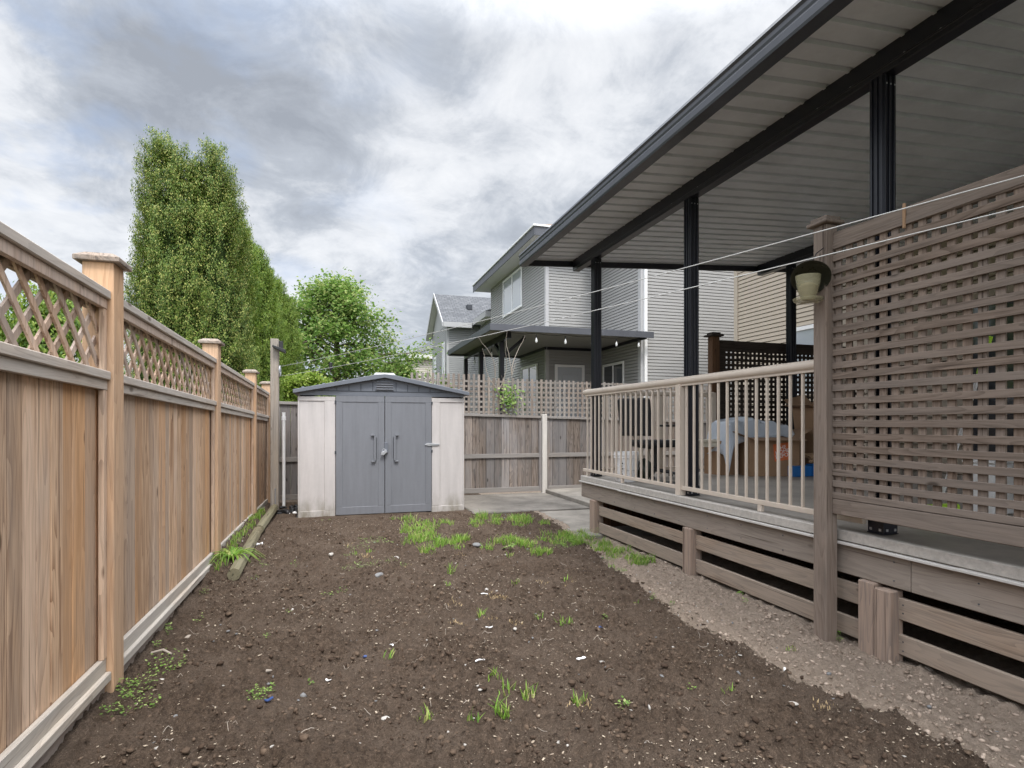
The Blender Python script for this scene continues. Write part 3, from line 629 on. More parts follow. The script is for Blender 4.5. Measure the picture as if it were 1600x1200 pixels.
# ------------------------------------------------------------------ weathered back fence
BF = thing('back_fence', (2.5, 9.9, 0), 'weathered grey-brown board fence with square lattice top behind the shed and slab', 'fence')
bays = [(-.96, .75), (.84, 3.60), (3.70, 6.6), (6.7, 10.1)]
rb = random.Random(5)
def topz(x): return 1.43 - .025*(x-2.2)
for k, (a, b_) in enumerate(bays):
    dz = .1 if k == 0 else 0
    bd = MB(); x = a
    while x < b_-.01:
        w_ = min(rb.uniform(.12, .155), b_-x); y_ = 9.87+rb.uniform(0, .006); bd.box(x+.002, x+w_-.002, y_, y_+.018, .06, 1.40+dz-.025*(x-2.2)); x += w_
    build('board_panel', bd, 'grey_v', BF, .002)
    tr = MB().box(a, b_, 9.84, 9.93, 1.385+dz, 1.43+dz).map(lambda x, y, z: (x, y, z-.025*(x-2.2))); build('top_rail', tr, 'grey_h', BF, .003)
    build('middle_rail', MB().box(a+.04, b_-.04, 9.845, 9.869, .64, .715), 'grey_h', BF, .003)
    build('bottom_rail', MB().box(a+.04, b_-.04, 9.845, 9.869, .03, .115), 'grey_h', BF, .003)
    for u0, u1 in ((a, a+.039), (b_-.039, b_)): build('side_frame', MB().box(u0, u1, 9.845, 9.869, .03, 1.30+dz), 'grey_v', BF, .002)
build('post', MB().box(3.605, 3.695, 9.80, 9.89, -.1, 1.42), 'white_post', BF, .004, label='white painted post')
build('post', MB().box(.755, .835, 9.86, 9.94, -.1, 1.44), 'grey_v', BF, .004)
lat = MB(); x = 1.25; zt = 2.06; i = 0
while x < 8.2:
    r_ = rb.uniform(-.01, .012); lat.box(x, x+.042, 9.905, 9.915, 1.33, zt+(.05 if x < 2.6 else 0)+r_+.02-.012*(x-1.2)); x += .0905; i += 1
z = 1.44
while z < 2.07: lat.box(1.2, 8.2, 9.9155, 9.925, z, z+.036); z += .0905
build('lattice_panel', lat, 'grey_lat', BF)

# ------------------------------------------------------------------ timber edging, clothesline pole
def timber(p0, p1, label):
    a, b_ = Vector(p0), Vector(p1); d = (b_-a); mb = MB(); n = 10
    for i in range(n): pass
    mb.tube([a+d*(i/(n-1)) for i in range(n)], [.050+.004*random.random() for _ in range(n)], 8)
    props(build('edging_timber', mb, 'timber', smooth=False, loc=tuple(a)), label, 'timber', 'landscape timbers along the left fence')
timber((-.765, 5.05, .045), (-.815, 7.0, .05), 'mossy round landscape timber with its cut end towards the camera')
timber((-.805, 7.04, .06), (-.80, 8.72, .07), 'landscape timber lying between the nearer timber and the wooden pole')
PT = thing('clothesline_pole', (-.81, 8.88, 0), 'square weathered wooden pole standing between the fence and the shed', 'post')
build('pole', MB().box(-.865, -.755, 8.83, 8.94, -.1, 2.46), 'pole', PT, .006)
build('door_spring', MB().tube([(-.80, 8.822, .10), (-.80, 8.822, .33)], .011, 8), 'steel', PT, smooth=True)
LT = thing('floodlight', (-.74, 8.88, 2.34), 'small black floodlight fixed near the top of the wooden pole', 'light')
build('lamp_head', MB().add([(-.83, 8.72, 2.33), (-.66, 8.72, 2.25), (-.66, 8.86, 2.25), (-.83, 8.86, 2.33), (-.83, 8.72, 2.36), (-.66, 8.72, 2.30), (-.66, 8.86, 2.30), (-.83, 8.86, 2.36)], [(0,3,2,1),(4,5,6,7),(0,1,5,4),(1,2,6,5),(2,3,7,6),(3,0,4,7)]), 'blackp', LT, .004)
build('bracket', MB().box(-.754, -.70, 8.84, 8.90, 2.31, 2.43), 'blackp', LT, .003)
mb = MB().tube([(-.72, 9.25, 0), (-.72, 9.25, 1.42)], .024, 12).tube([(-.72, 9.25, 1.30), (-.72, 9.25, 1.36)], .032, 12); props(build('drain_pipe', mb, 'plastic_w', smooth=True), 'upright white plastic pipe behind the wooden pole', 'pipe')
V_, F_ = lumps(26, (-.78, -.45, 8.55, 9.2), .03, .09, .6, 12); props(np_mesh('rubbish_pile', V_, F_, 'blackp'), 'black crumpled rubbish heaped in the gap left of the shed', 'rubbish')
V_, F_ = lumps(5, (-.6, -.48, 8.4, 8.6), .02, .05, .5, 13); props(np_mesh('crumpled_wrapper', V_, F_, 'plastic_w'), 'crumpled white wrapper beside the shed corner', 'litter')

# ------------------------------------------------------------------ garden shed
sx0, sx1, sy = -.457, 1.795, 8.15; bz = -.02
SH = thing('garden_shed', ((sx0+sx1)/2, sy, bz), 'cream plastic garden shed with grey double doors and shallow gable roof', 'shed')
build('base', MB().box(sx0-.03, sx1+.03, sy-.04, sy+1.7, bz-.05, bz+.012), 'shed_dark', SH, .004)
ev = 1.665
build('side_wall', MB().box(sx0, sx0+.03, sy+.04, sy+1.66, bz+.012, ev), 'shed_wall', SH, .004)
build('side_wall', MB().box(sx1-.03, sx1, sy+.04, sy+1.66, bz+.012, ev), 'shed_wall', SH, .004)
build('rear_wall', MB().box(sx0+.03, sx1-.03, sy+1.62, sy+1.66, bz+.012, ev), 'shed_wall', SH, .004)
dx0, dx1 = .022, 1.322; dm = (dx0+dx1)/2
def front_panel(a, b_, inn):
    mb = MB().box(a, b_, sy+.012, sy+.045, bz+.012, ev-.05); e = .005
    if inn == 'L': pa, pb = a+.0, b_-.14
    else: pa, pb = a+.115, b_-.0
    t_ = .10; tz = ev-.15; w_ = .012
    mb.box(a-.004, b_, sy-.001, sy+.0115, bz+.012, bz+.10); mb.box(a-.004, b_, sy-.001, sy+.0115, ev-.11, ev-.05)
    if inn == 'L': mb.box(pb, b_, sy-.001, sy+.0115, bz+.101, ev-.111)
    else: mb.box(a, pa, sy-.001, sy+.0115, bz+.101, ev-.111)
    mb.box(a if inn == 'R' else a-.004, (a+.02) if inn == 'L' else a+.0201, sy-.001, sy+.0115, bz+.101, ev-.111) if inn == 'L' else mb.box(b_-.02, b_, sy-.001, sy+.0115, bz+.101, ev-.111)
    return mb
build('front_panel', front_panel(sx0, dx0-.006, 'L'), 'shed_wall', SH, .004)
build('front_panel', front_panel(dx1+.006, sx1, 'R'), 'shed_wall', SH, .004)
def door(a, b_, hs):
    d = build('door', MB().box(a, b_, sy+.004, sy+.03, bz+.03, ev-.035), 'shed_grey', SH, .003)
    fr = MB(); t_ = .085; z0, z1 = bz+.03, ev-.035; y0, y1 = sy-.004, sy+.0035
    fr.box(a, b_, y0, y1, z0, z0+.105).box(a, b_, y0, y1, z1-.085, z1).box(a, a+t_, y0, y1, z0+.106, z1-.086).box(b_-t_, b_, y0, y1, z0+.106, z1-.086)
    build('door_frame', fr, 'shed_grey', d, .003)
    hx = b_-.13 if hs > 0 else a+.13; hz = .72; s_ = -hs
    h = MB().box(hx-.014, hx+.014, sy-.03, sy-.005, hz+.02, hz+.36).box(min(hx, hx+s_*.055), max(hx, hx+s_*.055), sy-.03, sy-.005, hz+.361, hz+.385).box(min(hx, hx+s_*.05), max(hx, hx+s_*.05), sy-.03, sy-.005, hz, hz+.019)
    build('handle', h, 'shed_grey', d, .003)
    build('handle_recess', MB().box(hx+.016 if hs > 0 else hx-.022, hx+.022 if hs > 0 else hx-.016, sy-.009, sy-.0045, hz+.05, hz+.34), 'shed_dark', d)
    return d
dl = door(dx0, dm-.004, 1); dr_ = door(dm+.004, dx1, -1)
# gable and roof
pk = 1.93; xm = (sx0+sx1)/2; ox0, ox1 = sx0-.06, sx1+.06
gb_ = MB().ext([(sx0+.01, ev-.034), (sx1-.01, ev-.034), (sx1-.01, ev+.02), (xm, pk-.05), (sx0+.01, ev+.02)], sy-.005, sy+.03)
build('gable', gb_, 'shed_roof', SH)
bt = MB()
for i in range(13):
    x = xm-.95+i*.158; zt = ev+.02+(pk-.07-ev)*(1-abs(x-xm)/((sx1-sx0)/2)); 
    if zt-.02 > ev+.045: bt.box(x-.004, x+.004, sy-.011, sy-.0055, ev+.035, zt-.03)
bt.box(sx0+.25, sx1-.25, sy-.0105, sy-.0055, ev+.026, ev+.033)
build('gable_batten', bt, 'shed_dark', SH)
vt = build('vent', MB().box(xm-.13, xm+.13, sy-.014, sy-.0056, pk-.225, pk-.085), 'shed_roof', SH, .003)
lv = MB()
for k in range(4): lv.box(xm-.115, xm+.115, sy-.03, sy-.0145, pk-.212+k*.033, pk-.198+k*.033)
build('louvre', lv, 'shed_grey', vt, .004)
rf = MB().ext([(ox0, ev-.012), (ox0, ev+.038), (xm-.12, pk-.008), (xm, pk+.002), (xm+.12, pk-.008), (ox1, ev+.038), (ox1, ev-.012), (xm, pk-.048)], sy-.075, sy+1.72)
build('roof', rf, 'shed_roof', SH, .004)
build('roof_ridge', MB().ext([(xm-.15, pk-.005), (xm-.12, pk+.022), (xm+.12, pk+.022), (xm+.15, pk-.005)], sy-.02, sy+1.6), 'plastic_w', SH, .003)
rr_ = MB()
for sg in (-1, 1):
    for k in range(4):
        u = .25+k*.24; x = xm+sg*u*1.1; z = pk+.0-(pk-ev-.04)*u*1.1/((ox1-ox0)/2)
        rr_.add([(x-.02, sy-.02, z+.002), (x+.02, sy-.02, z+.002), (x+.02, sy+1.68, z+.002), (x-.02, sy+1.68, z+.002), (x-.015, sy-.02, z+.018), (x+.015, sy-.02, z+.018), (x+.015, sy+1.68, z+.018), (x-.015, sy+1.68, z+.018)], [(0,3,2,1),(4,5,6,7),(0,1,5,4),(1,2,6,5),(2,3,7,6),(3,0,4,7)])
build('roof_rib', rr_, 'shed_roof', SH, .003)
lk = build('latch', MB().box(dm-.005, dm+.04, sy-.034, sy-.0045, .85, .99), 'shed_roof', SH, .003)
PL = MB().tube([(dm-.02, sy-.05, .86), (dm-.045, sy-.05, .885), (dm-.02, sy-.05, .905), (dm+.02, sy-.05, .88)], .006, 8); 
PLt = thing('padlock', (dm-.02, sy-.05, .84), 'small silver padlock hanging from the latch between the grey shed doors', 'padlock')
build('shackle', PL, 'steel', PLt, smooth=True); build('lock_body', MB().ext([(dm-.06, .82), (dm-.02, .815), (dm+.03, .86), (dm+.005, .885), (dm-.05, .86)], sy-.062, sy-.04), 'steel', PLt, .003)
hp = MB().ext([(dx1-.10, .955), (dx1-.06, .975), (dx1+.02, .97), (dx1+.1, .965), (dx1+.12, .955), (dx1+.08, .94), (dx1-.05, .935)], sy-.017, sy-.008); build('hasp', hp, 'steel', SH, .002)
build('hinge', MB().box(dx0-.014, dx0+.006, sy-.012, sy+.0, .84, .88).box(dx1-.006, dx1+.014, sy-.012, sy+.0, .84, .88).box(dx0-.014, dx0+.006, sy-.012, sy, 1.52, 1.56).box(dx1-.006, dx1+.014, sy-.012, sy, 1.52, 1.56), 'shed_dark', SH)

# ------------------------------------------------------------------ deck
DX, DY1, DY0 = 2.93, 6.57, -1.6
DK = thing('deck', (DX, DY1, 0), 'low brown wooden deck with pale vinyl floor along the right side', 'deck')
build('deck_floor', MB().box(DX+.035, 7.5, DY0, DY1-.035, .565, .606), 'vinyl', DK, .003)
build('floor_edge', MB().box(DX-.012, DX+.034, DY0, DY1, .548, .61).box(DX+.035, 7.5, DY1-.034, DY1, .548, .61), 'vinyl_edge', DK, .006)
build('edge_lip', MB().box(DX-.03, DX-.002, 4.1+1.45, DY1+.012, .533, .5475).box(DX-.036, DX-.002, 2.05, 5.55, .529, .5435).box(DX-.04, DX-.002, DY0, 2.049, .531, .5455), 'lip', DK, .002)
build('rim_board', MB().box(DX, DX+.038, DY0, 2.30, .352, .5285).box(DX, DX+.038, 2.303, DY1, .352, .5285).box(DX+.039, 7.5, DY1-.04, DY1-.002, .352, .5285), 'rim', DK, .004)
build('skirt_board', MB().box(DX+.02, DX+.045, DY0, 2.42, .18, .30), 'skirt', DK, .004)
build('skirt_board', MB().box(DX+.02, DX+.045, DY0, 2.42, -.01, .10), 'skirt', DK, .004)
build('skirt_board', MB().box(DX+.02, DX+.045, 2.55, 4.24, .183, .303), 'skirt', DK, .004)
build('skirt_board', MB().box(DX+.02, DX+.045, 2.55, 4.24, -.02, .095), 'skirt', DK, .004)
build('skirt_board', MB().box(DX+.02, DX+.045, 4.36, 6.12, .183, .29), 'skirt', DK, .004)
build('skirt_board', MB().box(DX+.02, DX+.045, 4.36, 6.12, -.02, .097), 'skirt', DK, .004)
def stub(x0, x1, y0, y1, zt): build('support_post', MB().box(x0, x1, y0, y1, -.2, zt), 'stub', DK, .006)
stub(2.90, 3.02, 6.14, 6.27, .351); stub(2.90, 3.02, 4.245, 4.36, .351); stub(2.90, 2.98, 2.50, 2.60, .35); stub(2.885, 2.985, 2.385, 2.47, .335); stub(2.90, 2.98, 2.475, 2.497, .33); stub(2.9, 3.0, .3, .42, .351)
jo = MB()
for k in range(14): jo.box(3.0, 7.45, -1.2+k*.58, -1.16+k*.58, .38, .56)
build('joist', jo, 'stub', DK)
bm_ = MB()
for y in (6.2, 4.3, 2.4, .4):
    for x in (4.4, 6.0): bm_.box(x, x+.1, y, y+.1, -.2, .375)
build('inner_post', bm_, 'stub', DK)
build('light_block_skirt', MB().box(7.4, 7.44, DY0, DY1, -.2, .375).box(3.1, 7.38, DY1-.1, DY1-.06, -.2, .345).box(3.05, 7.38, DY0, DY0+.04, -.2, .37), 'browntone', DK)  # skirts added to close off the deck and keep its underside dark

sc_ = MB(); rs = random.Random(8)
for k in range(20):
    y_ = -1.3+.41*k+rs.uniform(-.02, .02)
    for z_ in (.39, .49): sc_.tube([(DX-.0012, y_, z_+rs.uniform(-.01, .01)), (DX+.002, y_, z_)], .0045, 6)
for y0_, y1_ in ((2.57, 4.22), (4.38, 6.10), (.45, 2.36)):
    for y_ in (y0_, y1_):
        for z_ in (.22, .265, .015, .065): sc_.tube([(DX+.0188, y_, z_), (DX+.022, y_, z_)], .0045, 6)
build('screws', sc_, 'shed_dark', DK)
# railing
def baluster_run(R, xy0, xy1, n, zb=.70, zt=1.62):
    for k in range(n):
        t_ = (k+.5)/n; x = xy0[0]+(xy1[0]-xy0[0])*t_; y = xy0[1]+(xy1[1]-xy0[1])*t_
        build('baluster', MB().box(x-.009, x+.009, y-.009, y+.009, zb, zt), 'tan', R, .002)
RX = 2.975
RL = thing('deck_railing', (RX, 4.5, .61), 'tan metal railing with round handrail along the garden edge of the deck', 'railing')
build('handrail', MB().tube([(RX, 2.62, 1.63), (RX, 6.54, 1.635)], [.036, .036], 16).tube([(RX, 6.54, 1.635), (RX, 6.565, 1.635), (RX, 6.58, 1.635)], [.036, .03, .012], 16), 'tan', RL, smooth=True)
build('top_channel', MB().box(RX-.018, RX+.018, 2.62, 6.53, 1.585, 1.602), 'tan', RL)
build('bottom_rail', MB().box(RX-.016, RX+.016, 2.62, 6.59, .660, .695), 'tan', RL, .003)
build('rail_post', MB().box(RX-.032, RX+.032, 4.465, 4.535, .61, 1.6), 'tan', RL, .003)
build('rail_post', MB().box(RX-.012, RX+.02, 6.46, 6.50, .61, .66), 'tan', RL, .002)
build('rail_post', MB().box(RX-.014, RX+.014, 5.57, 5.605, .61, .66), 'tan', RL, .002)
build('rail_post', MB().box(RX-.014, RX+.014, 3.46, 3.50, .61, .66), 'tan', RL, .002)
baluster_run(RL, (RX, 6.54), (RX, 4.60), 18, .695, 1.59); baluster_run(RL, (RX, 4.46), (RX, 2.70), 16, .695, 1.59)
R2 = thing('deck_end_railing', (4.0, 6.53, .61), 'tan metal railing across the far end of the deck behind the chair', 'railing')
build('handrail', MB().tube([(3.02, 6.50, 1.635), (4.80, 6.50, 1.635)], .034, 12), 'tan', R2, smooth=True)
build('bottom_rail', MB().box(3.02, 4.80, 6.485, 6.515, .66, .695), 'tan', R2, .003)
build('rail_post', MB().box(3.95, 4.01, 6.47, 6.53, .61, 1.6), 'tan', R2, .003)
build('rail_post', MB().box(4.76, 4.82, 6.47, 6.53, .61, 1.66), 'tan', R2, .003)
baluster_run(R2, (3.06, 6.5), (4.76, 6.5), 15, .695, 1.60)

# near privacy screen
SX = 2.83
PS = thing('privacy_screen', (SX, 2.7, 0), 'tall brown-grey lattice privacy screen on the near edge of the deck', 'screen')
p = build('post', MB().box(2.80, 2.89, 2.727, 2.825, -.2, 2.445), 'stain_v', PS, .006)
build('post_cap', MB().box(2.772, 2.918, 2.70, 2.852, 2.446, 2.468).box(2.787, 2.903, 2.715, 2.837, 2.469, 2.492), 'stain_y', p, .005)
build('post', MB().box(2.80, 2.89, -.2, -.105, -.2, 2.445), 'stain_v', PS, .006)
build('top_rail', MB().box(2.850, 2.888, -.1, 2.726, 2.298, 2.392).map(lambda x, y, z: (x, y, z+.02*(y-2.7))), 'stain_y', PS, .004)
build('bottom_board', MB().box(2.846, 2.88, -.1, 2.726, .712, .803), 'stain_y', PS, .004)
build('lower_trim', MB().box(2.844, 2.854, -.1, 2.726, .806, .842), 'stain_y', PS, .002)
hz = MB(); z = .874
rj = random.Random(17)
while z < 2.30:
    j0, j1, jx = rj.uniform(-.003, .003), rj.uniform(-.003, .003), rj.uniform(-.0012, .0004); i0 = len(hz.v)
    hz.box(2.846+jx, 2.858, -.1, 2.726, z, z+.038); hz.map(lambda x, y, zz: (x, y, zz+j0+(j1-j0)*(2.726-y)/2.8+.002*sin(y*2.3+j0*900)), i0); z += .0706
vt_ = MB(); y = -.08
while y < 2.69:
    j0, j1 = rj.uniform(-.004, .004), rj.uniform(-.004, .004); i0 = len(vt_.v)
    vt_.box(2.859, 2.873, y, y+.040, .804, 2.34); vt_.map(lambda x, yy, zz: (x, yy+j0+(j1-j0)*(zz-.8)/1.5, zz), i0); y += .0725
build('lattice_rows', hz, 'stain_y', PS, .0015); build('lattice_columns', vt_, 'stain_v', PS, .0015)
# small clip on the top rail
mb = MB().box(2.838, 2.8495, 2.262, 2.276, 2.27, 2.40); props(build('cable_clip', mb, 'card', bevel=.002), 'small tan clip hanging over the lattice screen top rail', 'clip')

# far dark screen
DS = thing('dark_privacy_screen', (4.9, 6.6, .6), 'dark brown square-lattice privacy screen at the far end of the deck', 'screen')
p = build('post', MB().box(4.83, 4.945, 6.56, 6.665, .60, 2.42), 'browntone', DS, .004)
build('post_cap', MB().box(4.79, 4.985, 6.52, 6.705, 2.421, 2.445).box(4.82, 4.955, 6.55, 6.675, 2.446, 2.475), 'darkscreen', p, .004)
build('frame', MB().box(4.946, 7.5, 6.59, 6.63, 2.23, 2.375).box(4.946, 5.03, 6.59, 6.63, .70, 2.229).box(5.031, 7.5, 6.59, 6.63, .70, .80), 'darkscreen', DS, .003)
a_ = MB(); z = .83
while z < 2.23: a_.box(5.03, 7.5, 6.60, 6.61, z, z+.037); z += .0705
b2 = MB(); x = 5.04
while x < 7.48: b2.box(x, x+.037, 6.6105, 6.62, .80, 2.23); x += .0705
build('lattice_rows', a_, 'darkscreen', DS); build('lattice_columns', b2, 'darkscreen', DS)

# ------------------------------------------------------------------ patio cover
GX = 2.285; RY0, RY1 = -2.2, 7.05
def rz(x): return 3.37+.058*(x-2.35)
PC = thing('patio_cover', (3.05, 4.5, .61), 'black-framed aluminium patio cover with white ribbed pans over the deck', 'patio cover')
pn = MB(); y = RY0; prof = []
while y < RY1-.05:
    for dy, dz in ((0, 0), (.118, 0), (.122, .022), (.150, .022), (.154, -.007), (.172, -.007), (.174, 0)): prof.append((y+dy, dz))
    y += .178
vs = []; fs = []
for yy, dz in prof:
    for x in (2.37, 7.5): vs += [(x, yy, rz(x)+dz), (x, yy, rz(x)+.075)]
n = len(prof)
for i in range(n-1):
    a = 4*i; b_ = a+4; fs += [(a, b_, b_+2, a+2), (a+1, a+3, b_+3, b_+1), (a, a+1, b_+1, b_), (a+2, b_+2, b_+3, a+3)]
fs += [(0, 2, 3, 1), (4*n-4, 4*n-3, 4*n-1, 4*n-2)]
pn.add(vs, fs); build('roof_pan', pn, 'soffit', PC)
gp = [(GX, 3.275), (GX+.09, 3.275), (GX+.09, 3.30), (GX+.082, 3.30), (GX+.082, 3.43), (GX-.004, 3.43), (GX-.018, 3.40), (GX-.006, 3.385), (GX-.006, 3.36), (GX+.0, 3.345), (GX-.006, 3.33), (GX-.006, 3.29)]
build('gutter', MB().ext(gp, RY0, RY1+.01), 'gutter', PC)
build('end_fascia', MB().ext([(2.376, 3.29), (7.5, 3.29+.058*5.1), (7.5, 3.45+.058*5.1), (2.376, 3.45)], RY1, RY1+.03), 'black', PC, .003)
def beam(x, zb, lab=None):
    b_ = build('beam', MB().box(x-.045, x+.045, RY0, 7.04, zb, zb+.15).box(x-.05, x+.05, RY0, 7.04, zb+.03, zb+.045), 'black', PC, .004); return b_
beam(3.06, 3.262); beam(6.0, 3.43)
def post(x, y, zt):
    p_ = MB(); h = .042; g_ = .01
    p_.box(x-h, x+h, y-h, y+h, .635, zt)
    for s_ in (-1, 1):
        for q in (-.034, 0.0, .034):
            p_.box(x+q-g_/2-.002, x+q+g_/2+.002, min(y+s_*h, y+s_*(h+.009)), max(y+s_*h, y+s_*(h+.009)), .636, zt-.001)
            p_.box(min(x+s_*h, x+s_*(h+.009)), max(x+s_*h, x+s_*(h+.009)), y+q-g_/2-.002, y+q+g_/2+.002, .636, zt-.001)
    o = build('post', p_, 'black', PC, .0015)
    build('base_bracket', MB().box(x-.056, x+.056, y-.056, y+.056, .611, .618).box(x-.0525, x+.0525, y-.0525, y+.0525, .6185, .70), 'black', o, .002)
    bo = MB()
    for q in (-.03, .03): bo.box(x+q-.007, x+q+.007, y-.0565, y-.053, .63, .644); bo.box(x-.0565, x-.053, y+q-.007, y+q+.007, .63, .644)
    for q in (-.03, .0, .03): bo.box(x+q-.004, x+q+.004, y-.054, y-.0515, zt-.06, zt-.052)
    build('bolts', bo, 'steel', o)
for y in (6.42, 4.46, 2.575, .62, -1.3): post(3.06, y, 3.261)
for y in (6.43, 2.5, -1.3): post(6.0, y, 3.429)
bo = MB()
for y in (3.0, 2.75, 2.4, 2.2, 4.7, 4.3, 6.6, 6.2): bo.box(3.0145-.002, 3.0149, y, y+.009, 3.30, 3.309)
build('screws', bo, 'steel', PC)

# own house wall behind the deck
def siding(mb, a, b_, z0, z1, exp=.1016, proud=.014, holes=()):
    """lapped siding on a wall from a=(x,y) to b (outward normal is to the right of a->b)"""
    a, b_ = Vector((*a, 0)), Vector((*b_, 0)); t_ = (b_-a).normalized(); nrm_ = Vector((t_.y, -t_.x, 0)); z = z0
    while z < z1-.005:
        h = min(exp, z1-z); vs = []; g_ = exp*.17
        for p in (a, b_):
            for off, zz in ((-.05, z), (-.05, z+g_), (proud, z+g_), (.003, z+h), (-.1, z+h), (-.1, z)): vs.append(p+nrm_*off+Vector((0, 0, zz)))
        mb.add(vs, [(i, i+6, (i+1) % 6+6, (i+1) % 6) for i in range(6)]+[(0, 1, 2, 3, 4, 5), (11, 10, 9, 8, 7, 6)]); z += exp
    return mb
def window(parent, a, b_, z0, z1, split=True, pane=('pane', 'pane_l'), fr=.06, proud=.05, name='window'):
    """window lying on a wall line a->b, normal to the right"""
    a3, b3 = Vector((*a, 0)), Vector((*b_, 0)); t_ = (b3-a3).normalized(); n_ = Vector((t_.y, -t_.x, 0)); L = (b3-a3).length
    def bx(mb, u0, u1, za, zb, p0, p1):
        P_ = lambda u, p, z: a3+t_*u+n_*p+Vector((0, 0, z))
        return mb.add([P_(u0, p0, za), P_(u1, p0, za), P_(u1, p1, za), P_(u0, p1, za), P_(u0, p0, zb), P_(u1, p0, zb), P_(u1, p1, zb), P_(u0, p1, zb)], [(0,3,2,1),(4,5,6,7),(0,1,5,4),(1,2,6,5),(2,3,7,6),(3,0,4,7)])
    m_ = MB(); bx(m_, 0, L, z0, z0+fr, .016, proud); bx(m_, 0, L, z1-fr, z1, .016, proud); bx(m_, 0, fr, z0+fr, z1-fr, .016, proud); bx(m_, L-fr, L, z0+fr, z1-fr, .016, proud)
    if split: bx(m_, L/2-fr*.4, L/2+fr*.4, z0+fr, z1-fr, .016, proud-.005)
    w_ = build(name, m_, 'white', parent, .004)
    if split:
        for k, (u0, u1) in enumerate(((fr, L/2-fr*.4), (L/2+fr*.4, L-fr))): build('pane', bx(MB(), u0, u1, z0+fr, z1-fr, .015, .025), pane[k % len(pane)], w_)
    else: build('pane', bx(MB(), fr, L-fr, z0+fr, z1-fr, .015, .025), pane[0], w_)
    return w_
OH = thing('own_house', (7.5, 3, 0), 'beige-sided house wall with glazed doors behind the deck, mostly hidden by the lattice screen', 'house')
build('wall', siding(MB(), (7.53, 7.2), (7.53, -3), 0, 6.2, .12), 'siding_b', OH)
build('wall', MB().box(7.64, 12, -3, 7.2, 0, 6.2), 'siding_b', OH)
window(OH, (7.53, 5.2), (7.53, 3.2), .66, 2.75, True, ('pane', 'pane'), .07, name='sliding_door')
window(OH, (7.53, 1.9), (7.53, .6), 1.4, 2.7, True, ('pane', 'pane_l'))
build('roof', MB().ext([(7.0, 6.2), (12.5, 6.2), (9.8, 7.8)], -3.5, 7.6), 'roof_b', OH)

# ------------------------------------------------------------------ neighbour: beige house at right
BH = thing('beige_house', (10.15, 10, 0), 'beige-sided house seen between the patio cover posts at right', 'house')
build('wall', siding(MB(), (10.15, 12.8), (10.15, 7.9), 0, 6.5), 'siding_b', BH)
build('wall', siding(MB(), (15, 12.8), (10.15, 12.8), 0, 6.5).box(10.3, 15, 8, 12.69, 0, 6.5), 'siding_b', BH)
build('corner_trim', MB().box(10.11, 10.16, 12.70, 12.84, 0, 6.5), 'siding_b', BH, .004)
window(BH, (10.15, 10.85), (10.15, 9.3), 1.9, 3.45, True, ('pane_l', 'pane_l'), .09)
build('roof', MB().ext([(9.7, 6.5), (15.4, 6.5), (12.6, 8.0)], 7.6, 13.3), 'roof_b', BH)

# ------------------------------------------------------------------ neighbour: grey house
GH = thing('grey_house', (8, 17, 0), 'large grey-sided house with dark eaves beyond the back fence', 'house')
WC = 7.08
build('wall', siding(MB(), (WC, 26.3), (WC, 18.9), 0, 7.6), 'siding', GH)
build('wall', siding(MB(), (WC, 18.9), (9.13, 18.9), 0, 7.6), 'siding', GH)
build('wall', siding(MB(), (9.13, 18.9), (9.13, 15.95), 0, 7.6), 'siding', GH)
build('wall', siding(MB(), (9.13, 15.95), (16.5, 15.95), 0, 7.6), 'siding', GH)
build('wall', MB().box(WC+.11, 16.5, 19.01, 26.3, 0, 7.59).box(9.25, 16.5, 16.06, 19.0, 0, 7.59), 'siding', GH)
build('corner_trim', MB().box(WC-.022, WC+.10, 18.875, 19.02, 0, 7.6), 'trim_g', GH, .003)
build('corner_trim', MB().box(9.105, 9.23, 15.92, 16.10, 0, 7.6), 'trim_g', GH, .003)
build('downspout', MB().box(9.19, 9.29, 15.82, 15.915, 0, 7.5), 'white', GH, .01)
EX0, EY0 = 6.42, 18.25
build('soffit', MB().box(EX0+.03, 16.8, EY0+.03, 27.0, 7.6, 7.64).box(8.6, 16.8, 15.3, EY0+.025, 7.6, 7.64), 'soffw', GH)
build('fascia', MB().box(EX0, EX0+.03, EY0, 27.2, 7.59, 7.93).box(EX0+.031, 8.6, EY0, EY0+.03, 7.59, 7.93).box(8.57, 8.6, 15.27, EY0-.001, 7.59, 7.93).box(8.6, 16.8, 15.27, 15.3, 7.59, 7.93), 'fascia', GH, .004)
build('gutter_edge', MB().box(EX0-.05, EX0-.001, EY0-.05, 27.2, 7.89, 7.95).box(EX0, 8.55, EY0-.05, EY0-.001, 7.89, 7.95), 'white', GH, .004)
rfm = MB(); ax0, ay0, ax1, ay1, zr0, zr1 = EX0-.02, EY0-.02, 16.8, 27.3, 7.935, 9.9
rfm.add([(ax0, ay0, zr0), (ax1, ay0, zr0), (ax1, ay1, zr0), (ax0, ay1, zr0), (ax0+4.5, (ay0+ay1)/2, zr1), (ax1-4.5, (ay0+ay1)/2, zr1)], [(0, 1, 5, 4), (1, 2, 5), (2, 3, 4, 5), (3, 0, 4), (3, 2, 1, 0)])
build('roof', rfm, 'roof_b', GH)
window(GH, (WC, 24.15), (WC, 21.5), 5.86, 7.46, True, ('pane_l', 'pane_l'), .09)
window(GH, (9.13, 18.55), (9.13, 17.0), 2.1, 3.32, True, ('pane', 'pane'), .08)
window(GH, (WC, 21.6), (WC, 19.7), 1.3, 3.45, True, ('pane', 'pane'), .09, name='patio_door')
dd = build('door', MB().box(7.50, 8.42, 18.84, 18.885, 1.25, 3.24), 'ndoor', GH, .004)
build('door_frame', MB().box(7.40, 7.495, 18.82, 18.885, 1.2, 3.33).box(8.425, 8.52, 18.82, 18.885, 1.2, 3.33).box(7.496, 8.424, 18.82, 18.885, 3.245, 3.33), 'white', dd, .004)
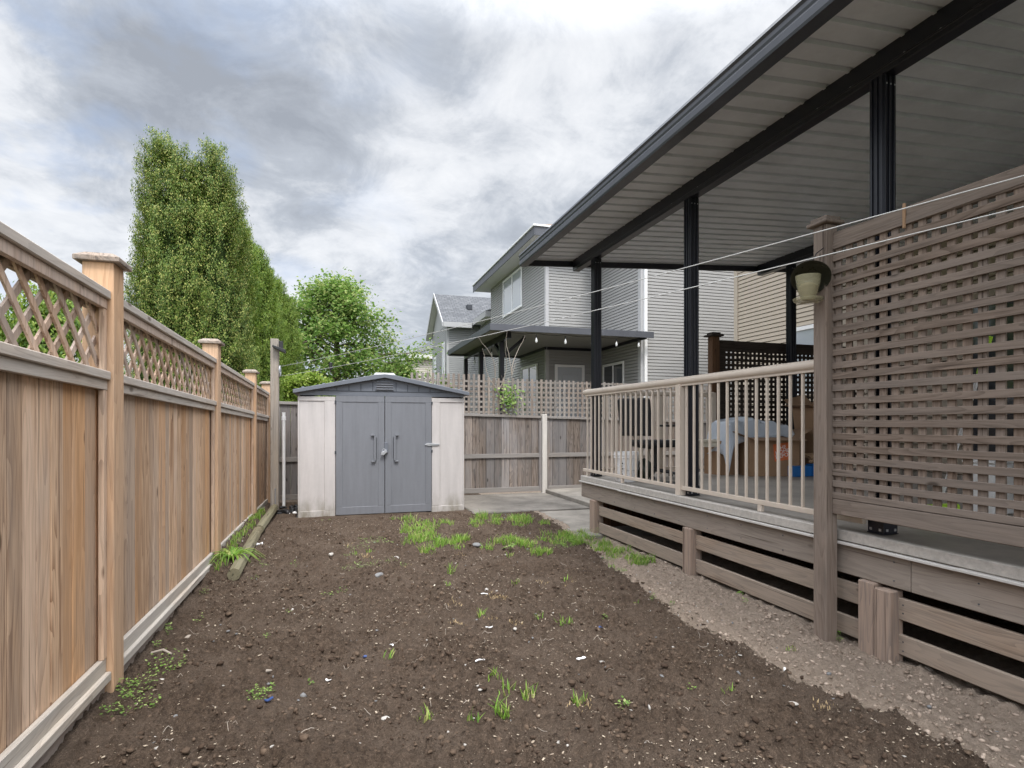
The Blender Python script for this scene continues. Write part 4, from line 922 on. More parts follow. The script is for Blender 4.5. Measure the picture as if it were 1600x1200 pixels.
build('door_panel', MB().box(7.66, 8.26, 18.81, 18.839, 2.35, 2.98), 'ndoor', dd, .01)

# its patio cover
NC = thing('neighbour_patio_cover', (5, 16, 0), 'dark-edged patio roof on black posts beside the grey house', 'patio cover')
build('roof', MB().box(4.20, WC-.02, 15.55, 21.8, 3.93, 3.99).box(WC-.019, 9.10, 15.55, 18.86, 3.93, 3.99), 'ncover', NC)
build('fascia', MB().box(4.15, 9.32, 15.5, 15.549, 3.86, 4.05).box(4.15, 4.199, 15.55, 21.8, 3.86, 4.05).box(4.2, WC-.03, 21.801, 21.85, 3.86, 4.05), 'fascia', NC, .004)
build('ledger', MB().box(9.05, 9.11, 15.56, 18.86, 3.83, 3.925).box(7.1, 9.04, 18.79, 18.86, 3.83, 3.925).box(WC-.08, WC-.021, 18.8, 21.8, 3.83, 3.925), 'black', NC)
build('beam', MB().box(4.80, 4.92, 16.0, 21.8, 3.74, 3.925), 'black', NC, .004)
for y in (16.75, 19.3, 21.7): build('post', MB().box(4.79, 4.93, y, y+.14, .9, 3.739), 'black', NC, .004)
build('brace', MB().bar((4.86, 16.78, 3.3), (4.86, 17.5, 3.735), .09, .09), 'black', NC); build('brace', MB().bar((4.9, 16.82, 3.3), (5.6, 16.82, 3.9), .09, .09), 'black', NC)
ND = thing('neighbour_deck', (6, 17, 0), 'raised wooden deck of the grey house behind the back fence', 'deck')
build('deck_floor', MB().box(4.7, WC-.03, 15.7, 22, 1.1, 1.25).box(WC-.029, 9.1, 15.7, 18.8, 1.1, 1.25), 'grey_h', ND); build('skirt', MB().box(4.8, 4.85, 15.8, 21.9, -.1, 1.099).box(4.851, 9.0, 15.8, 15.85, -.1, 1.099), 'grey_v', ND)
SL = thing('string_lights', (4.3, 15.55, 3.8), 'string of clear bulbs hanging under the neighbouring patio roof edge', 'string lights')
pts = []; bx_ = [5.55, 6.45, 7.3, 8.1, 8.85]
for i in range(60):
    x = 4.35+4.85*i/59; pts.append((x, 15.60, 3.85-.04*abs(sin(x*3.4))))
build('cable', MB().tube(pts, .008, 5), 'blackp', SL)
for x in bx_:
    s_ = build('socket', MB().lathe(x, 15.60, [(0, 3.80), (.018, 3.80), (.02, 3.72), (0, 3.72)], 10), 'blackp', SL, smooth=True)
    build('bulb', MB().lathe(x, 15.60, [(.014, 3.72), (.022, 3.69), (.036, 3.64), (.036, 3.61), (.02, 3.58), (0, 3.575)], 12), 'bulb', s_, smooth=True)
for y in (17.2, 18.4, 19.6, 20.8):
    s_ = build('socket', MB().lathe(4.98, y, [(0, 3.72), (.018, 3.72), (.02, 3.62), (0, 3.62)], 8), 'blackp', SL, smooth=True)
    build('bulb', MB().lathe(4.98, y, [(.014, 3.62), (.022, 3.59), (.036, 3.54), (.02, 3.48), (0, 3.475)], 10), 'bulb', s_, smooth=True)

# ------------------------------------------------------------------ far houses
FH = thing('gabled_house', (6, 30, 0), 'grey gabled house with dark shingle roof behind the patio roof', 'house')
gx, gy0, gy1, ez, pz = 5.63, 29.7, 34.4, 6.45, 8.5; gm = (gy0+gy1)/2
build('wall', siding(MB(), (gx, gy1), (gx, gy0), 0, ez), 'siding_d', FH); build('wall', siding(MB(), (gx, gy0), (12, gy0), 0, ez).box(gx+.12, 12, gy0+.12, gy1, 0, ez), 'siding_d', FH)
build('gable_wall', MB().ext([(gy0, ez), (gy1, ez), (gm, pz-.15)], gx, gx+.1, 'X'), 'siding_d', FH)
build('corner_trim', MB().box(gx-.02, gx+.1, gy0-.025, gy0+.1, 0, ez), 'trim_g', FH)
def gable_roof(x0, x1, y0, y1, ez_, pz_, th, mat, par):
    ym = (y0+y1)/2
    return build('roof', MB().ext([(y0, ez_), (ym, pz_), (y1, ez_), (y1, ez_+th), (ym, pz_+th), (y0, ez_+th)], x0, x1, 'X'), mat, par)
gable_roof(gx-.28, 12, gy0-.4, gy1+.4, ez-.1, pz-.1, .1, 'roof_g', FH)
build('gable_soffit', MB().ext([(gy0-.40, ez-.215), (gm, pz-.20), (gy1+.40, ez-.215), (gy1+.40, ez-.12), (gm, pz-.11), (gy0-.40, ez-.12)], gx-.28, gx-.005, 'X'), 'soffw', FH)
build('barge_board', MB().ext([(gy0-.42, ez-.2), (gm, pz-.18), (gy1+.42, ez-.2), (gy1+.42, ez+.03), (gm, pz+.05), (gy0-.42, ez+.03)], gx-.33, gx-.285, 'X'), 'trim_g', FH)
build('gutter', MB().box(gx-.28, 6.85, gy0-.5, gy0-.401, ez-.22, ez+.03), 'trim_g', FH)
build('roof_vent', MB().box(6.9, 7.2, 30.6, 30.9, 7.45, 7.75), 'shed_dark', FH, .03)
window(FH, (gx, 30.9), (gx, 30.2), 3.8, 5.6, False, ('pane_l',), .1); window(FH, (gx, 33.6), (gx, 32.9), 3.4, 5.1, False, ('pane_l',), .1)
build('wing_wall', siding(MB(), (7.35, 29.69), (7.35, 26.7), 0, 6.4).box(7.5, 9.5, 26.7, 29.6, 0, 6.4), 'siding_d', FH)
build('wing_soffit', MB().box(6.93, 9.5, 26.6, 29.2, 6.40, 6.43), 'soffw', FH); build('wing_fascia', MB().box(6.88, 6.925, 26.55, 29.25, 6.36, 6.62).box(6.926, 9.5, 26.55, 26.595, 6.36, 6.62), 'trim_g', FH)
build('wing_roof', MB().ext([(6.88, 6.63), (10.5, 6.63), (9.6, 7.6)], 26.55, 29.25), 'roof_g', FH)
window(FH, (7.35, 28.6), (7.35, 27.2), 5.1, 6.15, True, ('pane_l', 'pane_l'), .09)
CH = thing('pale_house', (5, 42, 0), 'pale cream house with a dark hip roof, farthest left behind the gabled house', 'house')
build('wall', siding(MB(), (5.35, 46), (5.35, 41), 0, 5.9, .15).box(5.6, 12, 41.2, 46, 0, 5.9), 'siding_p', CH); build('wall', siding(MB(), (5.35, 41), (12, 41), 0, 5.9, .15), 'siding_p', CH)
build('fascia', MB().box(4.9, 4.95, 40.6, 46.4, 5.85, 6.15).box(4.951, 12.2, 40.6, 40.65, 5.85, 6.15), 'soffw', CH)
build('roof', MB().add([(4.93, 40.6, 6.16), (12.4, 40.6, 6.16), (12.4, 46.4, 6.16), (4.93, 46.4, 6.16), (7.8, 43.5, 8.0), (9.6, 43.5, 8.0)], [(0, 1, 5, 4), (1, 2, 5), (2, 3, 4, 5), (3, 0, 4), (3, 2, 1, 0)]), 'roof_g', CH)
window(CH, (5.35, 44.0), (5.35, 42.2), 3.2, 5.2, False, ('pane_l',), .12)

# ------------------------------------------------------------------ trees
def leaf_cloud(P0, N0, size, seed, droop=.0, aspect=.5, spread=.5, up=None):
    """one small leaf-shaped quad at every point, roughly facing N0"""
    r = np.random.default_rng(seed); n = len(P0)
    N = N0 + (r.random((n, 3))-.5)*2*spread; N /= np.linalg.norm(N, axis=1)[:, None]
    U = (r.random((n, 3))-.5) if up is None else up + (r.random((n, 3))-.5)*.9
    T = U - (U*N).sum(1)[:, None]*N; T /= np.linalg.norm(T, axis=1)[:, None]+1e-6; B = np.cross(N, T)
    L = size*(.6+.8*r.random(n))[:, None]; Wd = L*aspect
    V = np.stack([P0-T*L*.5, P0+B*Wd*.5+N*L*.05, P0+T*L*.5, P0-B*Wd*.5+N*L*.05], 1).reshape(-1, 3)
    return V, np.arange(n*4).reshape(n, 4)
def cedar_crown(h, R, leaders, nclump, per, seed, leaf=.05):
    """leaders: list of (dx, dy, height factor, radius factor): upright sprays packed into clumps"""
    r = np.random.default_rng(seed); C = []; N = []
    per_l = nclump//len(leaders)
    for (dx, dy, hf, rf_) in leaders:
        H_ = h*hf; z = H_*(r.random(per_l)**.85); a = r.random(per_l)*6.283; t_ = z/H_
        prof_ = np.where(t_ < .12, .75+2*t_, 1.0)*np.clip((1-t_)**.33, 0, 1)
        lump = 1+.16*np.sin(a*3+z*2.1+seed)+.12*np.sin(a*7-z*4.3)
        rad = R*rf_*prof_*lump*(1-.14*r.random(per_l)**2)+.02
        C.append(np.stack([dx+np.cos(a)*rad, dy+np.sin(a)*rad, z+.1], 1)); N.append(np.stack([np.cos(a), np.sin(a), .55*np.ones(per_l)], 1))
    C = np.concatenate(C); N = np.concatenate(N); C = np.repeat(C, per, 0); N = np.repeat(N, per, 0)
    out = r.random(len(C))[:, None]; off = r.normal(size=C.shape)*np.array([.042, .042, .045])*(1.25-.75*out)
    P0 = C - N*.10 + off + (N*.75+np.array([0, 0, .8]))*out*.25
    # little spires that break the top outline
    sp = []; sn = []
    for (dx, dy, hf, rf_) in leaders:
        for k in range(int(8)):
            a = r.random()*6.28; d = R*rf_*.35*r.random(); base = np.array([dx+cos(a)*d, dy+sin(a)*d, h*hf*(.93+.05*r.random())]); m = 90
            t_ = r.random(m); q = base + np.stack([(r.random(m)-.5)*.13*(1-t_), (r.random(m)-.5)*.13*(1-t_), t_*(.22+.32*r.random())], 1); sp.append(q); sn.append(np.stack([r.random(m)-.5, r.random(m)-.5, .3*np.ones(m)], 1))
    P0 = np.concatenate([P0]+sp); N = np.concatenate([N]+sn)
    return leaf_cloud(P0, N/np.linalg.norm(N, axis=1)[:, None], leaf, seed+1, aspect=.42, spread=.75, up=np.array([0, 0, 1.0])+N*.6)
cedar_core_mat = M['bark']
def cedar(loc, h, R, leaders, nclump, per, seed, mat, label, leaf=.05):
    t_ = thing('cedar_tree', loc, label, 'tree', 'cedar trees in a row behind the left fence')
    V, Fc = cedar_crown(h, R, leaders, nclump, per, seed, leaf); V = V+np.array(loc)
    np_mesh('crown', V, Fc, mat, t_)
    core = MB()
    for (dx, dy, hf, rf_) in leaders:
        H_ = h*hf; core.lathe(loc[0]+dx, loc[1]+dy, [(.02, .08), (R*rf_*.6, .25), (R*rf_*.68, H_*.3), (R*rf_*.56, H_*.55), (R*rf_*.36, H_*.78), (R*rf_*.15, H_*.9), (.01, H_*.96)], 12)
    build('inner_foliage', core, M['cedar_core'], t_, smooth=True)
    tk = MB(); tk.tube([(loc[0], loc[1], -.1), (loc[0], loc[1], h*.3), (loc[0], loc[1], h*.8)], [.11, .09, .03], 10); 
    for (dx, dy, hf, rf_) in leaders: tk.tube([(loc[0], loc[1], .3), (loc[0]+dx*.8, loc[1]+dy*.8, 1.2), (loc[0]+dx, loc[1]+dy, h*hf*.9)], [.06, .05, .012], 7)
    build('trunk', tk, 'bark', t_, smooth=True); return t_
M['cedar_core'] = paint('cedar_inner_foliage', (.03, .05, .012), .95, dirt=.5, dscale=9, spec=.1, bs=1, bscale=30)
cedar((-2.2, 10.35, 0), 5.42, .78, [(-.40, -.25, 1.0, .5), (-.16, -.40, .97, .55), (.08, -.36, .945, .55), (.38, -.28, .99, .55), (.46, .05, .95, .58), (.50, .3, .84, .55), (-.52, .15, .86, .55), (.0, .3, .96, .6)], 3900, 125, 5, 'cedar_leaf', 'nearest and widest cedar with several ragged olive-green tops', .030)
c2 = cedar((-2.12, 12.3, 0), 5.5, .78, [(0, 0, 1, .9), (.25, -.35, .9, .7)], 1900, 105, 6, 'cedar_leaf2', 'second cedar from the front, bright green and smooth-sided', .036)
labs = ['third cedar from the front in the hedge row', 'fourth cedar from the front in the hedge row', 'fifth cedar from the front in the hedge row', 'sixth cedar from the front, tapering against the sky', 'farthest cedar at the right end of the hedge row']
for k, (y, s_) in enumerate(((14.1, .98), (15.9, 1.01), (17.9, 1.03), (20.0, 1.07), (22.4, 1.12))):
    dup(c2, (-2.12+.02*k, y, 0), k*1.7+.6, labs[k], (1, 1, s_))
c3 = cedar((-3.3, 5.9, 0), 2.35, .55, [(0, 0, 1, 1), (.3, .2, .85, .6)], 1000, 40, 7, 'cedar_leaf2', 'small young cedar showing through the first lattice panel', .045)
dup(c3, (-2.75, 7.0, 0), 2.0, 'small young cedar just left of the big cedar behind the second fence post', (1.1, 1.1, 1.0))
dup(c3, (-3.7, 4.7, 0), 4.0, 'small young cedar farthest left behind the lattice', (1.1, 1.1, .95))

def tree(loc, h, R, seed, label, mat, nbr, leaf, per, name='maple_tree', cat='tree', layered=True):
    t_ = thing(name, loc, label, cat); r = random.Random(seed); rn = np.random.default_rng(seed); tk = MB(); P0 = []; N0 = []
    top = Vector((loc[0]-.1*R, loc[1], h*.93)); base = Vector(loc)
    mid = [base+(top-base)*t2+Vector((r.uniform(-.1, .1), r.uniform(-.1, .1), 0)) for t2 in (0, .2, .4, .6, .8, 1)]
    tk.tube(mid, [R*.07, R*.06, R*.05, R*.035, R*.02, .012], 9)
    for k in range(nbr):
        f = .22+.76*(k+.5)/nbr; p = base+(top-base)*f; a = k*2.4+r.uniform(-.6, .6); L = R*(1.15*(1-f)**.7+.12)*r.uniform(.55, 1.2)
        tip = p+Vector((cos(a)*L, sin(a)*L, L*r.uniform(-.08, .42))); m1 = (p+tip)/2+Vector((0, 0, L*.12)); tk.tube([p, m1, tip], [R*.02, R*.013, .006], 6)
        for j in range(7):
            u = .3+.7*(j+r.random())/7; c_ = p*(1-u)**2+m1*2*u*(1-u)+tip*u*u; sd_ = .5*L*(1-u*.55)*r.uniform(.5, 1); q = a+r.choice((-1, 1))*r.uniform(.4, 1.2)
            e_ = c_+Vector((cos(q)*sd_, sin(q)*sd_, sd_*r.uniform(-.05, .3))); tk.tube([c_, e_], [.012, .004], 4)
            m = per; tt = rn.random(m); cc = np.array(c_)[None]*(1-tt[:, None])+np.array(e_)[None]*tt[:, None]
            P0.append(cc+rn.normal(size=(m, 3))*np.array([.17, .17, .15])*(R/2.2)); nn = rn.normal(size=(m, 3))*.55+np.array([0, 0, 1]); N0.append(nn)
    V, Fc = leaf_cloud(np.concatenate(P0), np.concatenate(N0), leaf, seed+3, aspect=.7, spread=.3)
    np_mesh('crown', V, Fc, mat, t_); build('trunk', tk, 'bark', t_, smooth=True); return t_
tree((.3, 26.5, 0), 8.0, 3.8, 21, 'broad green maple tree standing behind the shed roof', 'maple', 46, .14, 100)
tree((-.6, 19.5, 0), 2.95, 1.7, 8, 'yellow-green shrub between the cedars and the shed roof', 'lightleaf', 24, .08, 170, 'garden_shrub', 'shrub')
tree((3.9, 36, 0), 5.2, 2.4, 9, 'small far tree below the maple, left of the pale house', 'maple', 20, .15, 140, 'maple_tree')
tree((3.75, 19.5, 0), 3.05, .8, 12, 'pale yellow-green bush rising behind the lattice beside the shed ridge', 'lightleaf', 10, .05, 40, 'garden_shrub', 'shrub')
# bare vine with a few green leaves over the back fence
VN = thing('climbing_vine', (2.9, 10.1, 0), 'bare pale vine stems with one green leafy tuft climbing the back lattice', 'vine')
rv = random.Random(31); tk = MB(); P0 = []
def twig(p, d, L, r0, dep):
    pts = [p]; q = Vector(p); d = Vector(d)
    for i in range(6): d = (d+Vector((rv.uniform(-.3, .3), rv.uniform(-.12, .12), rv.uniform(-.1, .18)))).normalized(); q = q+d*L/6; pts.append(q.copy())
    tk.tube(pts, [r0*(1-.13*i) for i in range(7)], 5)
    if dep > 0:
        for k in range(3): j = rv.randint(2, 5); twig(pts[j], (d+Vector((rv.uniform(-1, 1), rv.uniform(-.2, .2), rv.uniform(-.2, .9)))).normalized(), L*.55, r0*.6, dep-1)
for k in range(2): tk = MB(); twig((3.1+.16*k, 10.0, .9), (.05*k-.05, 0, 1), 1.5, .014, 1); build('stem', tk, 'twig', VN, smooth=True)
for k in range(2): tk = MB(); twig((1.6+.3*k, 10.0, 1.5), (rv.uniform(-.3, .3), 0, 1), .75, .006, 1); build('stem', tk, 'twig', VN, smooth=True)
c_ = np.random.default_rng(2); n_ = 260; P0 = np.array([2.98, 9.80, 1.72])+c_.normal(size=(n_, 3))*np.array([.10, .04, .12])
V, Fc = leaf_cloud(P0, np.tile([0, -.6, .6], (n_, 1))+c_.normal(size=(n_, 3))*.3, .055, 5, aspect=.6, spread=.5); np_mesh('leaves', V, Fc, 'weed', VN)

# ------------------------------------------------------------------ clothesline
CL = thing('clothesline', (-.75, 8.87, 2.1), 'two pale clothesline cords stretched from the pulley pole to the near screen', 'clothesline')
def sag(a, b_, s_, n=30):
    a, b_ = Vector(a), Vector(b_); return [a+(b_-a)*(i/n)-Vector((0, 0, 4*s_*(i/n)*(1-i/n))) for i in range(n+1)]
def at(x, y, depth):
    d = ray(x, y); return (d[0]*depth, d[1]*depth, H+d[2]*depth)
top1 = at(1620, 269, 2.02); low1 = at(1620, 318, 2.02)
build('upper_cord', MB().tube(sag((-.74, 8.87, 2.07), top1, .05), .0024, 6), 'rope', CL, smooth=True)
build('lower_cord', MB().tube(sag((-.74, 8.87, 1.93), low1, .05), .0024, 6), 'rope', CL, smooth=True)
wh = MB()
for k in range(24):
    a = k*2*pi/24; a2 = (k+1)*2*pi/24; wh.tube([(-.735, 8.80+.07*cos(a), 2.00+.07*sin(a)), (-.735, 8.80+.07*cos(a2), 2.00+.07*sin(a2))], .012, 6, caps=False)
wh.bar((-.735, 8.80, 1.94), (-.735, 8.80, 2.06), .03, .03)
build('pulley', wh, 'steel', CL, smooth=True); build('pulley_hook', MB().tube([(-.755, 8.87, 2.0), (-.735, 8.84, 2.0), (-.735, 8.80, 2.0)], .008, 6), 'blackp', CL)
sp_ = at(517, 572, 7.4); build('line_spreader', MB().lathe(sp_[0], sp_[1], [(0, sp_[2]-.05), (.022, sp_[2]-.04), (.022, sp_[2]+.04), (0, sp_[2]+.05)], 10), 'blackp', CL)

# ------------------------------------------------------------------ bird feeder
fx, fy, fz = 2.755, 2.80, 0
BFd = thing('bird_feeder', (2.80, 2.80, 2.0), 'hanging bird feeder with black hood and yellowish seed cup on the tall screen post', 'bird feeder')
fx, fy = 2.695, 2.755
build('tray', MB().lathe(fx, fy, [(0, 1.972), (.07, 1.972), (.082, 1.985), (.084, 1.995), (.078, 1.99), (.066, 1.98), (0, 1.98)], 28), 'fcup', BFd, smooth=True)
build('seed_cup', MB().lathe(fx, fy, [(.036, 1.985), (.052, 2.03), (.064, 2.08), (.07, 2.13), (.0685, 2.13), (.0625, 2.09), (.0505, 2.03), (.0345, 1.986)], 28), 'fcup', BFd, smooth=True)
build('seeds', MB().lathe(fx, fy, [(0, 1.982), (.033, 1.99), (.049, 2.03), (.057, 2.065), (.03, 2.085), (0, 2.09)], 20), 'seed', BFd, smooth=True)
hd = MB().lathe(0, 0, [(0, .036), (.045, .030), (.085, .012), (.105, -.008), (.11, -.02), (.106, -.02), (.083, .004), (.04, .02), (0, .028)], 32)
ax_ = Vector((CS*.42+SN*.75, -SN*.42+CS*.75, .75)).normalized(); Rm = ax_.to_track_quat('Z', 'Y').to_matrix()
hd.v = [tuple(Rm@Vector(v)+Vector((fx+.03, fy+.01, 2.135))) for v in hd.v]; build('hood', hd, 'fhood', BFd, smooth=True)
build('hanger', MB().tube([(fx+.02, fy, 2.19), (fx+.04, fy-.02, 2.26), (2.795, 2.74, 2.30)], .003, 6).bar((fx+.03, fy, 2.0), (2.80, 2.75, 2.0), .02, .006), 'blackp', BFd)

# ------------------------------------------------------------------ things on the deck
DZ = .607
bx0, by0 = 3.125, 5.78
BK = thing('white_bucket', (bx0, by0, DZ), 'round white plastic bucket standing behind the railing near the deck corner', 'bucket')
build('bucket_body', MB().lathe(bx0, by0, [(0, DZ+.002), (.115, DZ+.002), (.132, DZ+.26), (.14, DZ+.262), (.14, DZ+.275), (.134, DZ+.277), (.134, DZ+.29), (.142, DZ+.292), (.142, DZ+.305), (.136, DZ+.307), (.136, DZ+.33), (.128, DZ+.33), (.112, DZ+.012), (0, DZ+.012)], 32), 'plastic_w', BK, smooth=True)
build('handle', MB().tube([(bx0-.14, by0, DZ+.29), (bx0-.15, by0-.05, DZ+.2), (bx0-.06, by0-.145, DZ+.13), (bx0+.06, by0-.145, DZ+.13), (bx0+.15, by0-.05, DZ+.2), (bx0+.14, by0, DZ+.29)], .003, 6), 'steel', BK)
wr = MB()
for k, (dz, L) in enumerate(((.2, .05), (.17, .035), (.14, .05), (.11, .03), (.08, .045))): wr.box(bx0-.118+.002*k, bx0-.118+.002*k+L*.5, by0-.098+.004*k, by0-.0945+.004*k, DZ+dz, DZ+dz+.014)
build('printed_label', wr, 'shed_dark', BK)
# chair
cx_, cy_ = 3.62, 6.0
OC = thing('office_chair', (cx_, cy_, DZ), 'black desk chair turned sideways behind the deck railing', 'chair')
build('seat', MB().box(cx_-.22, cx_+.26, cy_-.23, cy_+.23, DZ+.37, DZ+.45), 'blackc', OC, .025)
bk_ = MB().box(-.03, .03, -.2, .2, 0, .40); bk_.v = [(cx_-.24+v[0]*.77-v[1]*.64-.12*v[2], cy_+v[1]*.77+v[0]*.64, DZ+.50+v[2]*1.1) for v in bk_.v]; build('backrest', bk_, 'blackc', OC, .025)
build('back_support', MB().tube([(cx_-.05, cy_, DZ+.36), (cx_-.24, cy_, DZ+.38), (cx_-.29, cy_, DZ+.6)], .018, 8), 'blackp', OC, smooth=True)
build('column', MB().tube([(cx_, cy_, DZ+.08), (cx_, cy_, DZ+.37)], .025, 12), 'blackp', OC, smooth=True)
for k in range(5):
    a = k*2*pi/5+.3; e_ = (cx_+.28*cos(a), cy_+.28*sin(a), DZ+.065); lg = build('leg', MB().tube([(cx_, cy_, DZ+.10), e_], [.022, .015], 8), 'blackp', OC, smooth=True)
    build('caster', MB().tube([(e_[0], e_[1]-.012, DZ+.027), (e_[0], e_[1]+.012, DZ+.027)], .026, 10), 'blackp', lg, smooth=True)
for s_ in (-1, 1): build('armrest', MB().tube([(cx_-.1, cy_+s_*.24, DZ+.4), (cx_-.12, cy_+s_*.26, DZ+.62), (cx_+.12, cy_+s_*.26, DZ+.62)], .014, 8), 'blackp', OC, smooth=True)
# dark round bag
def blobmesh(c, rx, ry, rz_, seed, n=3, amp=.12, freq=3):
    bm = bmesh.new(); bmesh.ops.create_icosphere(bm, subdivisions=n, radius=1); r = random.Random(seed); ax = [Vector((r.uniform(-1, 1), r.uniform(-1, 1), r.uniform(-1, 1))) for _ in range(6)]; mb = MB()
    for v in bm.verts:
        k = 1+sum(amp/2*sin(freq*(i+1)*.7*v.co.dot(q)+i) for i, q in enumerate(ax)); p = v.co*k; mb.v.append((c[0]+p.x*rx, c[1]+p.y*ry, c[2]+max(p.z, -.93)*rz_))
    mb.f = [tuple(v.index for v in f.verts) for f in bm.faces]; bm.free(); return mb
M['darkbag'] = paint('dark_green_bag', (.03, .04, .028), .45, dirt=.6, dscale=16, bs=.8, bscale=25)
props(build('plant_pot_bag', blobmesh((3.37, 5.82, DZ+.125), .105, .11, .13, 3), 'darkbag', smooth=True, loc=(3.37, 5.82, DZ)), 'round dark green-black bag on the deck floor beside the white bucket', 'bag')
mb = MB().lathe(3.4, 5.45, [(0, DZ+.002), (.13, DZ+.002), (.14, DZ+.014), (0, DZ+.014)], 24); props(build('black_tray', mb, 'blackp', smooth=False, loc=(3.4, 5.45, DZ)), 'flat round black tray lying on the deck behind the railing', 'tray')
# cream bench
BN = thing('cream_bench', (4.1, 6.25, DZ), 'low cream plastic bench in front of the end railing', 'bench')
build('seat', MB().box(3.55, 4.72, 6.12, 6.36, DZ+.41, DZ+.445), 'cream', BN, .008); build('apron', MB().box(3.6, 4.67, 6.14, 6.16, DZ+.35, DZ+.409), 'cream', BN, .004)
for x in (3.6, 4.62):
    for y in (6.14, 6.31): build('leg', MB().box(x, x+.045, y, y+.035, DZ, DZ+.349 if y < 6.2 else DZ+.409), 'cream', BN, .004)
# cartons
def carton(name, loc, dims, rz_, tilt, mat, label, flaps=True, cat='box', lift=0, open_=True):
    t_ = thing(name, loc, label, cat); w_, d_, h_ = dims; th = .006
    Rm = Matrix.Rotation(rz_, 4, 'Z')@Matrix.Rotation(tilt, 4, 'Y')
    def tf_(mb): mb.v = [tuple(Rm@Vector(v)+Vector(loc)+Vector((0, 0, lift))) for v in mb.v]; return mb
    b_ = MB().box(-w_/2, w_/2, -d_/2, d_/2, 0, th).box(-w_/2, w_/2, -d_/2, -d_/2+th, th, h_).box(-w_/2, w_/2, d_/2-th, d_/2, th, h_).box(-w_/2, -w_/2+th, -d_/2+th, d_/2-th, th, h_).box(w_/2-th, w_/2, -d_/2+th, d_/2-th, th, h_)
    if not open_: b_.box(-w_/2, w_/2, -d_/2, d_/2, h_, h_+th)
    build('carton_body', tf_(b_), mat, t_)
    if flaps:
        for k, (a, bb, dr2) in enumerate((((-w_/2, -d_/2), (w_/2, -d_/2), (0, -1)), ((-w_/2, d_/2), (w_/2, d_/2), (0, 1)), ((-w_/2, -d_/2), (-w_/2, d_/2), (-1, 0)), ((w_/2, -d_/2), (w_/2, d_/2), (1, 0)))):
            L = .45*min(w_, d_); u = (.25, .8, .4, .6)[k]; o_ = (dr2[0]*L*cos(u), dr2[1]*L*cos(u), L*sin(u)*(1 if k != 0 else -.6))
            q = [(a[0], a[1], h_), (bb[0], bb[1], h_), (bb[0]+o_[0], bb[1]+o_[1], h_+o_[2]), (a[0]+o_[0], a[1]+o_[1], h_+o_[2])]
            f_ = MB().add(q+[(p[0]+.004, p[1]+.004, p[2]+.005) for p in q], [(0,1,2,3),(7,6,5,4),(0,4,5,1),(1,5,6,2),(2,6,7,3),(3,7,4,0)]); build('flap', tf_(f_), 'card_d', t_)
    return t_, tf_
carton('cardboard_box', (4.72, 6.25, DZ), (.26, .3, .42), .1, 0, 'card', 'brown cardboard box under the left end of the clear plastic sheet', flaps=False, open_=False)
t_, tf2 = carton('cardboard_box', (5.2, 5.98, DZ), (.62, .42, .47), -.28, 0, 'card', 'large brown cardboard box with an orange printed square, behind the railing')
lg = tf2(MB().add([(.0, -.215, .18), (.21, -.215, .21), (.19, -.215, .42), (-.02, -.215, .39), (.0, -.2165, .18), (.21, -.2165, .21), (.19, -.2165, .42), (-.02, -.2165, .39)], [(0,1,2,3),(7,6,5,4),(0,4,5,1),(1,5,6,2),(2,6,7,3),(3,7,4,0)]))
lo = build('printed_logo', lg, 'orange', t_)
def text_part(txt, size, origin, rot, mat, parent, shear=0):
    cu = bpy.data.curves.new('lettering', 'FONT'); cu.body = txt; cu.size = size; cu.align_x = 'CENTER'; cu.align_y = 'CENTER'; cu.extrude = .0008; cu.shear = shear; cu.space_line = .78
    to = bpy.data.objects.new('lettering', cu); COL.objects.link(to); dg = bpy.context.evaluated_depsgraph_get(); me = bpy.data.meshes.new_from_object(to.evaluated_get(dg)); bpy.data.objects.remove(to)
    me.transform(Matrix.Translation(Vector(origin)-root_of(parent).location)@rot); o_ = bpy.data.objects.new('lettering', me); COL.objects.link(o_); me.materials.clear(); me.materials.append(M[mat]); o_.parent = parent; return o_
cz = Matrix.Rotation(-.28, 4, 'Z'); og = cz@Vector((.095, -.2172, .30))+Vector((5.2, 5.98, DZ))
text_part('THE\nHOME\nDEPOT', .062, og, cz@Matrix.Rotation(radians(90), 4, 'X')@Matrix.Rotation(radians(14), 4, 'Z'), 'plastic_w', lo)
t_, tf3 = carton('cardboard_box', (6.05, 5.95, DZ), (.40, .35, .85), .15, -.18, 'card', 'tall brown cardboard box with a hand hole leaning at the right end of the boxes', flaps=True, lift=.04)
build('hand_hole', tf3(MB().add([(-.04, -.1775, .72), (.04, -.1775, .70), (.04, -.1775, .73), (-.04, -.1775, .75), (-.04, -.1785, .72), (.04, -.1785, .70), (.04, -.1785, .73), (-.04, -.1785, .75)], [(0,1,2,3),(7,6,5,4),(0,4,5,1),(1,5,6,2),(2,6,7,3),(3,7,4,0)])), 'blackp', t_)
BB = thing('blue_box', (5.62, 5.55, DZ), 'low bright blue printed box on the deck below the crumpled paper', 'box')
build('box_body', MB().box(5.30, 5.56, 5.62, 5.75, DZ+.002, DZ+.13).box(5.5605, 5.95, 5.52, 5.72, DZ+.002, DZ+.15), 'blue', BB, .004)
yl = MB()
for (u, v_, s_) in ((5.60, .11, .02), (5.63, .075, .018), (5.60, .04, .016), (5.68, .05, .022), (5.655, .12, .014)): yl.ext([(u, DZ+v_-s_), (u+s_*.7, DZ+v_), (u, DZ+v_+s_), (u-s_*.7, DZ+v_)], 5.5175, 5.5195)
build('print_shapes', yl, 'yellow', BB); build('print_line', MB().box(5.60, 5.70, 5.5175, 5.5195, DZ+.012, DZ+.022), 'plastic_w', BB)
props(build('crumpled_paper', blobmesh((5.80, 5.66, DZ+.22), .25, .13, .068, 8, 4, .2, 4), 'paperbag', smooth=False, loc=(5.8, 5.66, DZ)), 'crumpled brown packing paper on top of the blue box', 'paper')
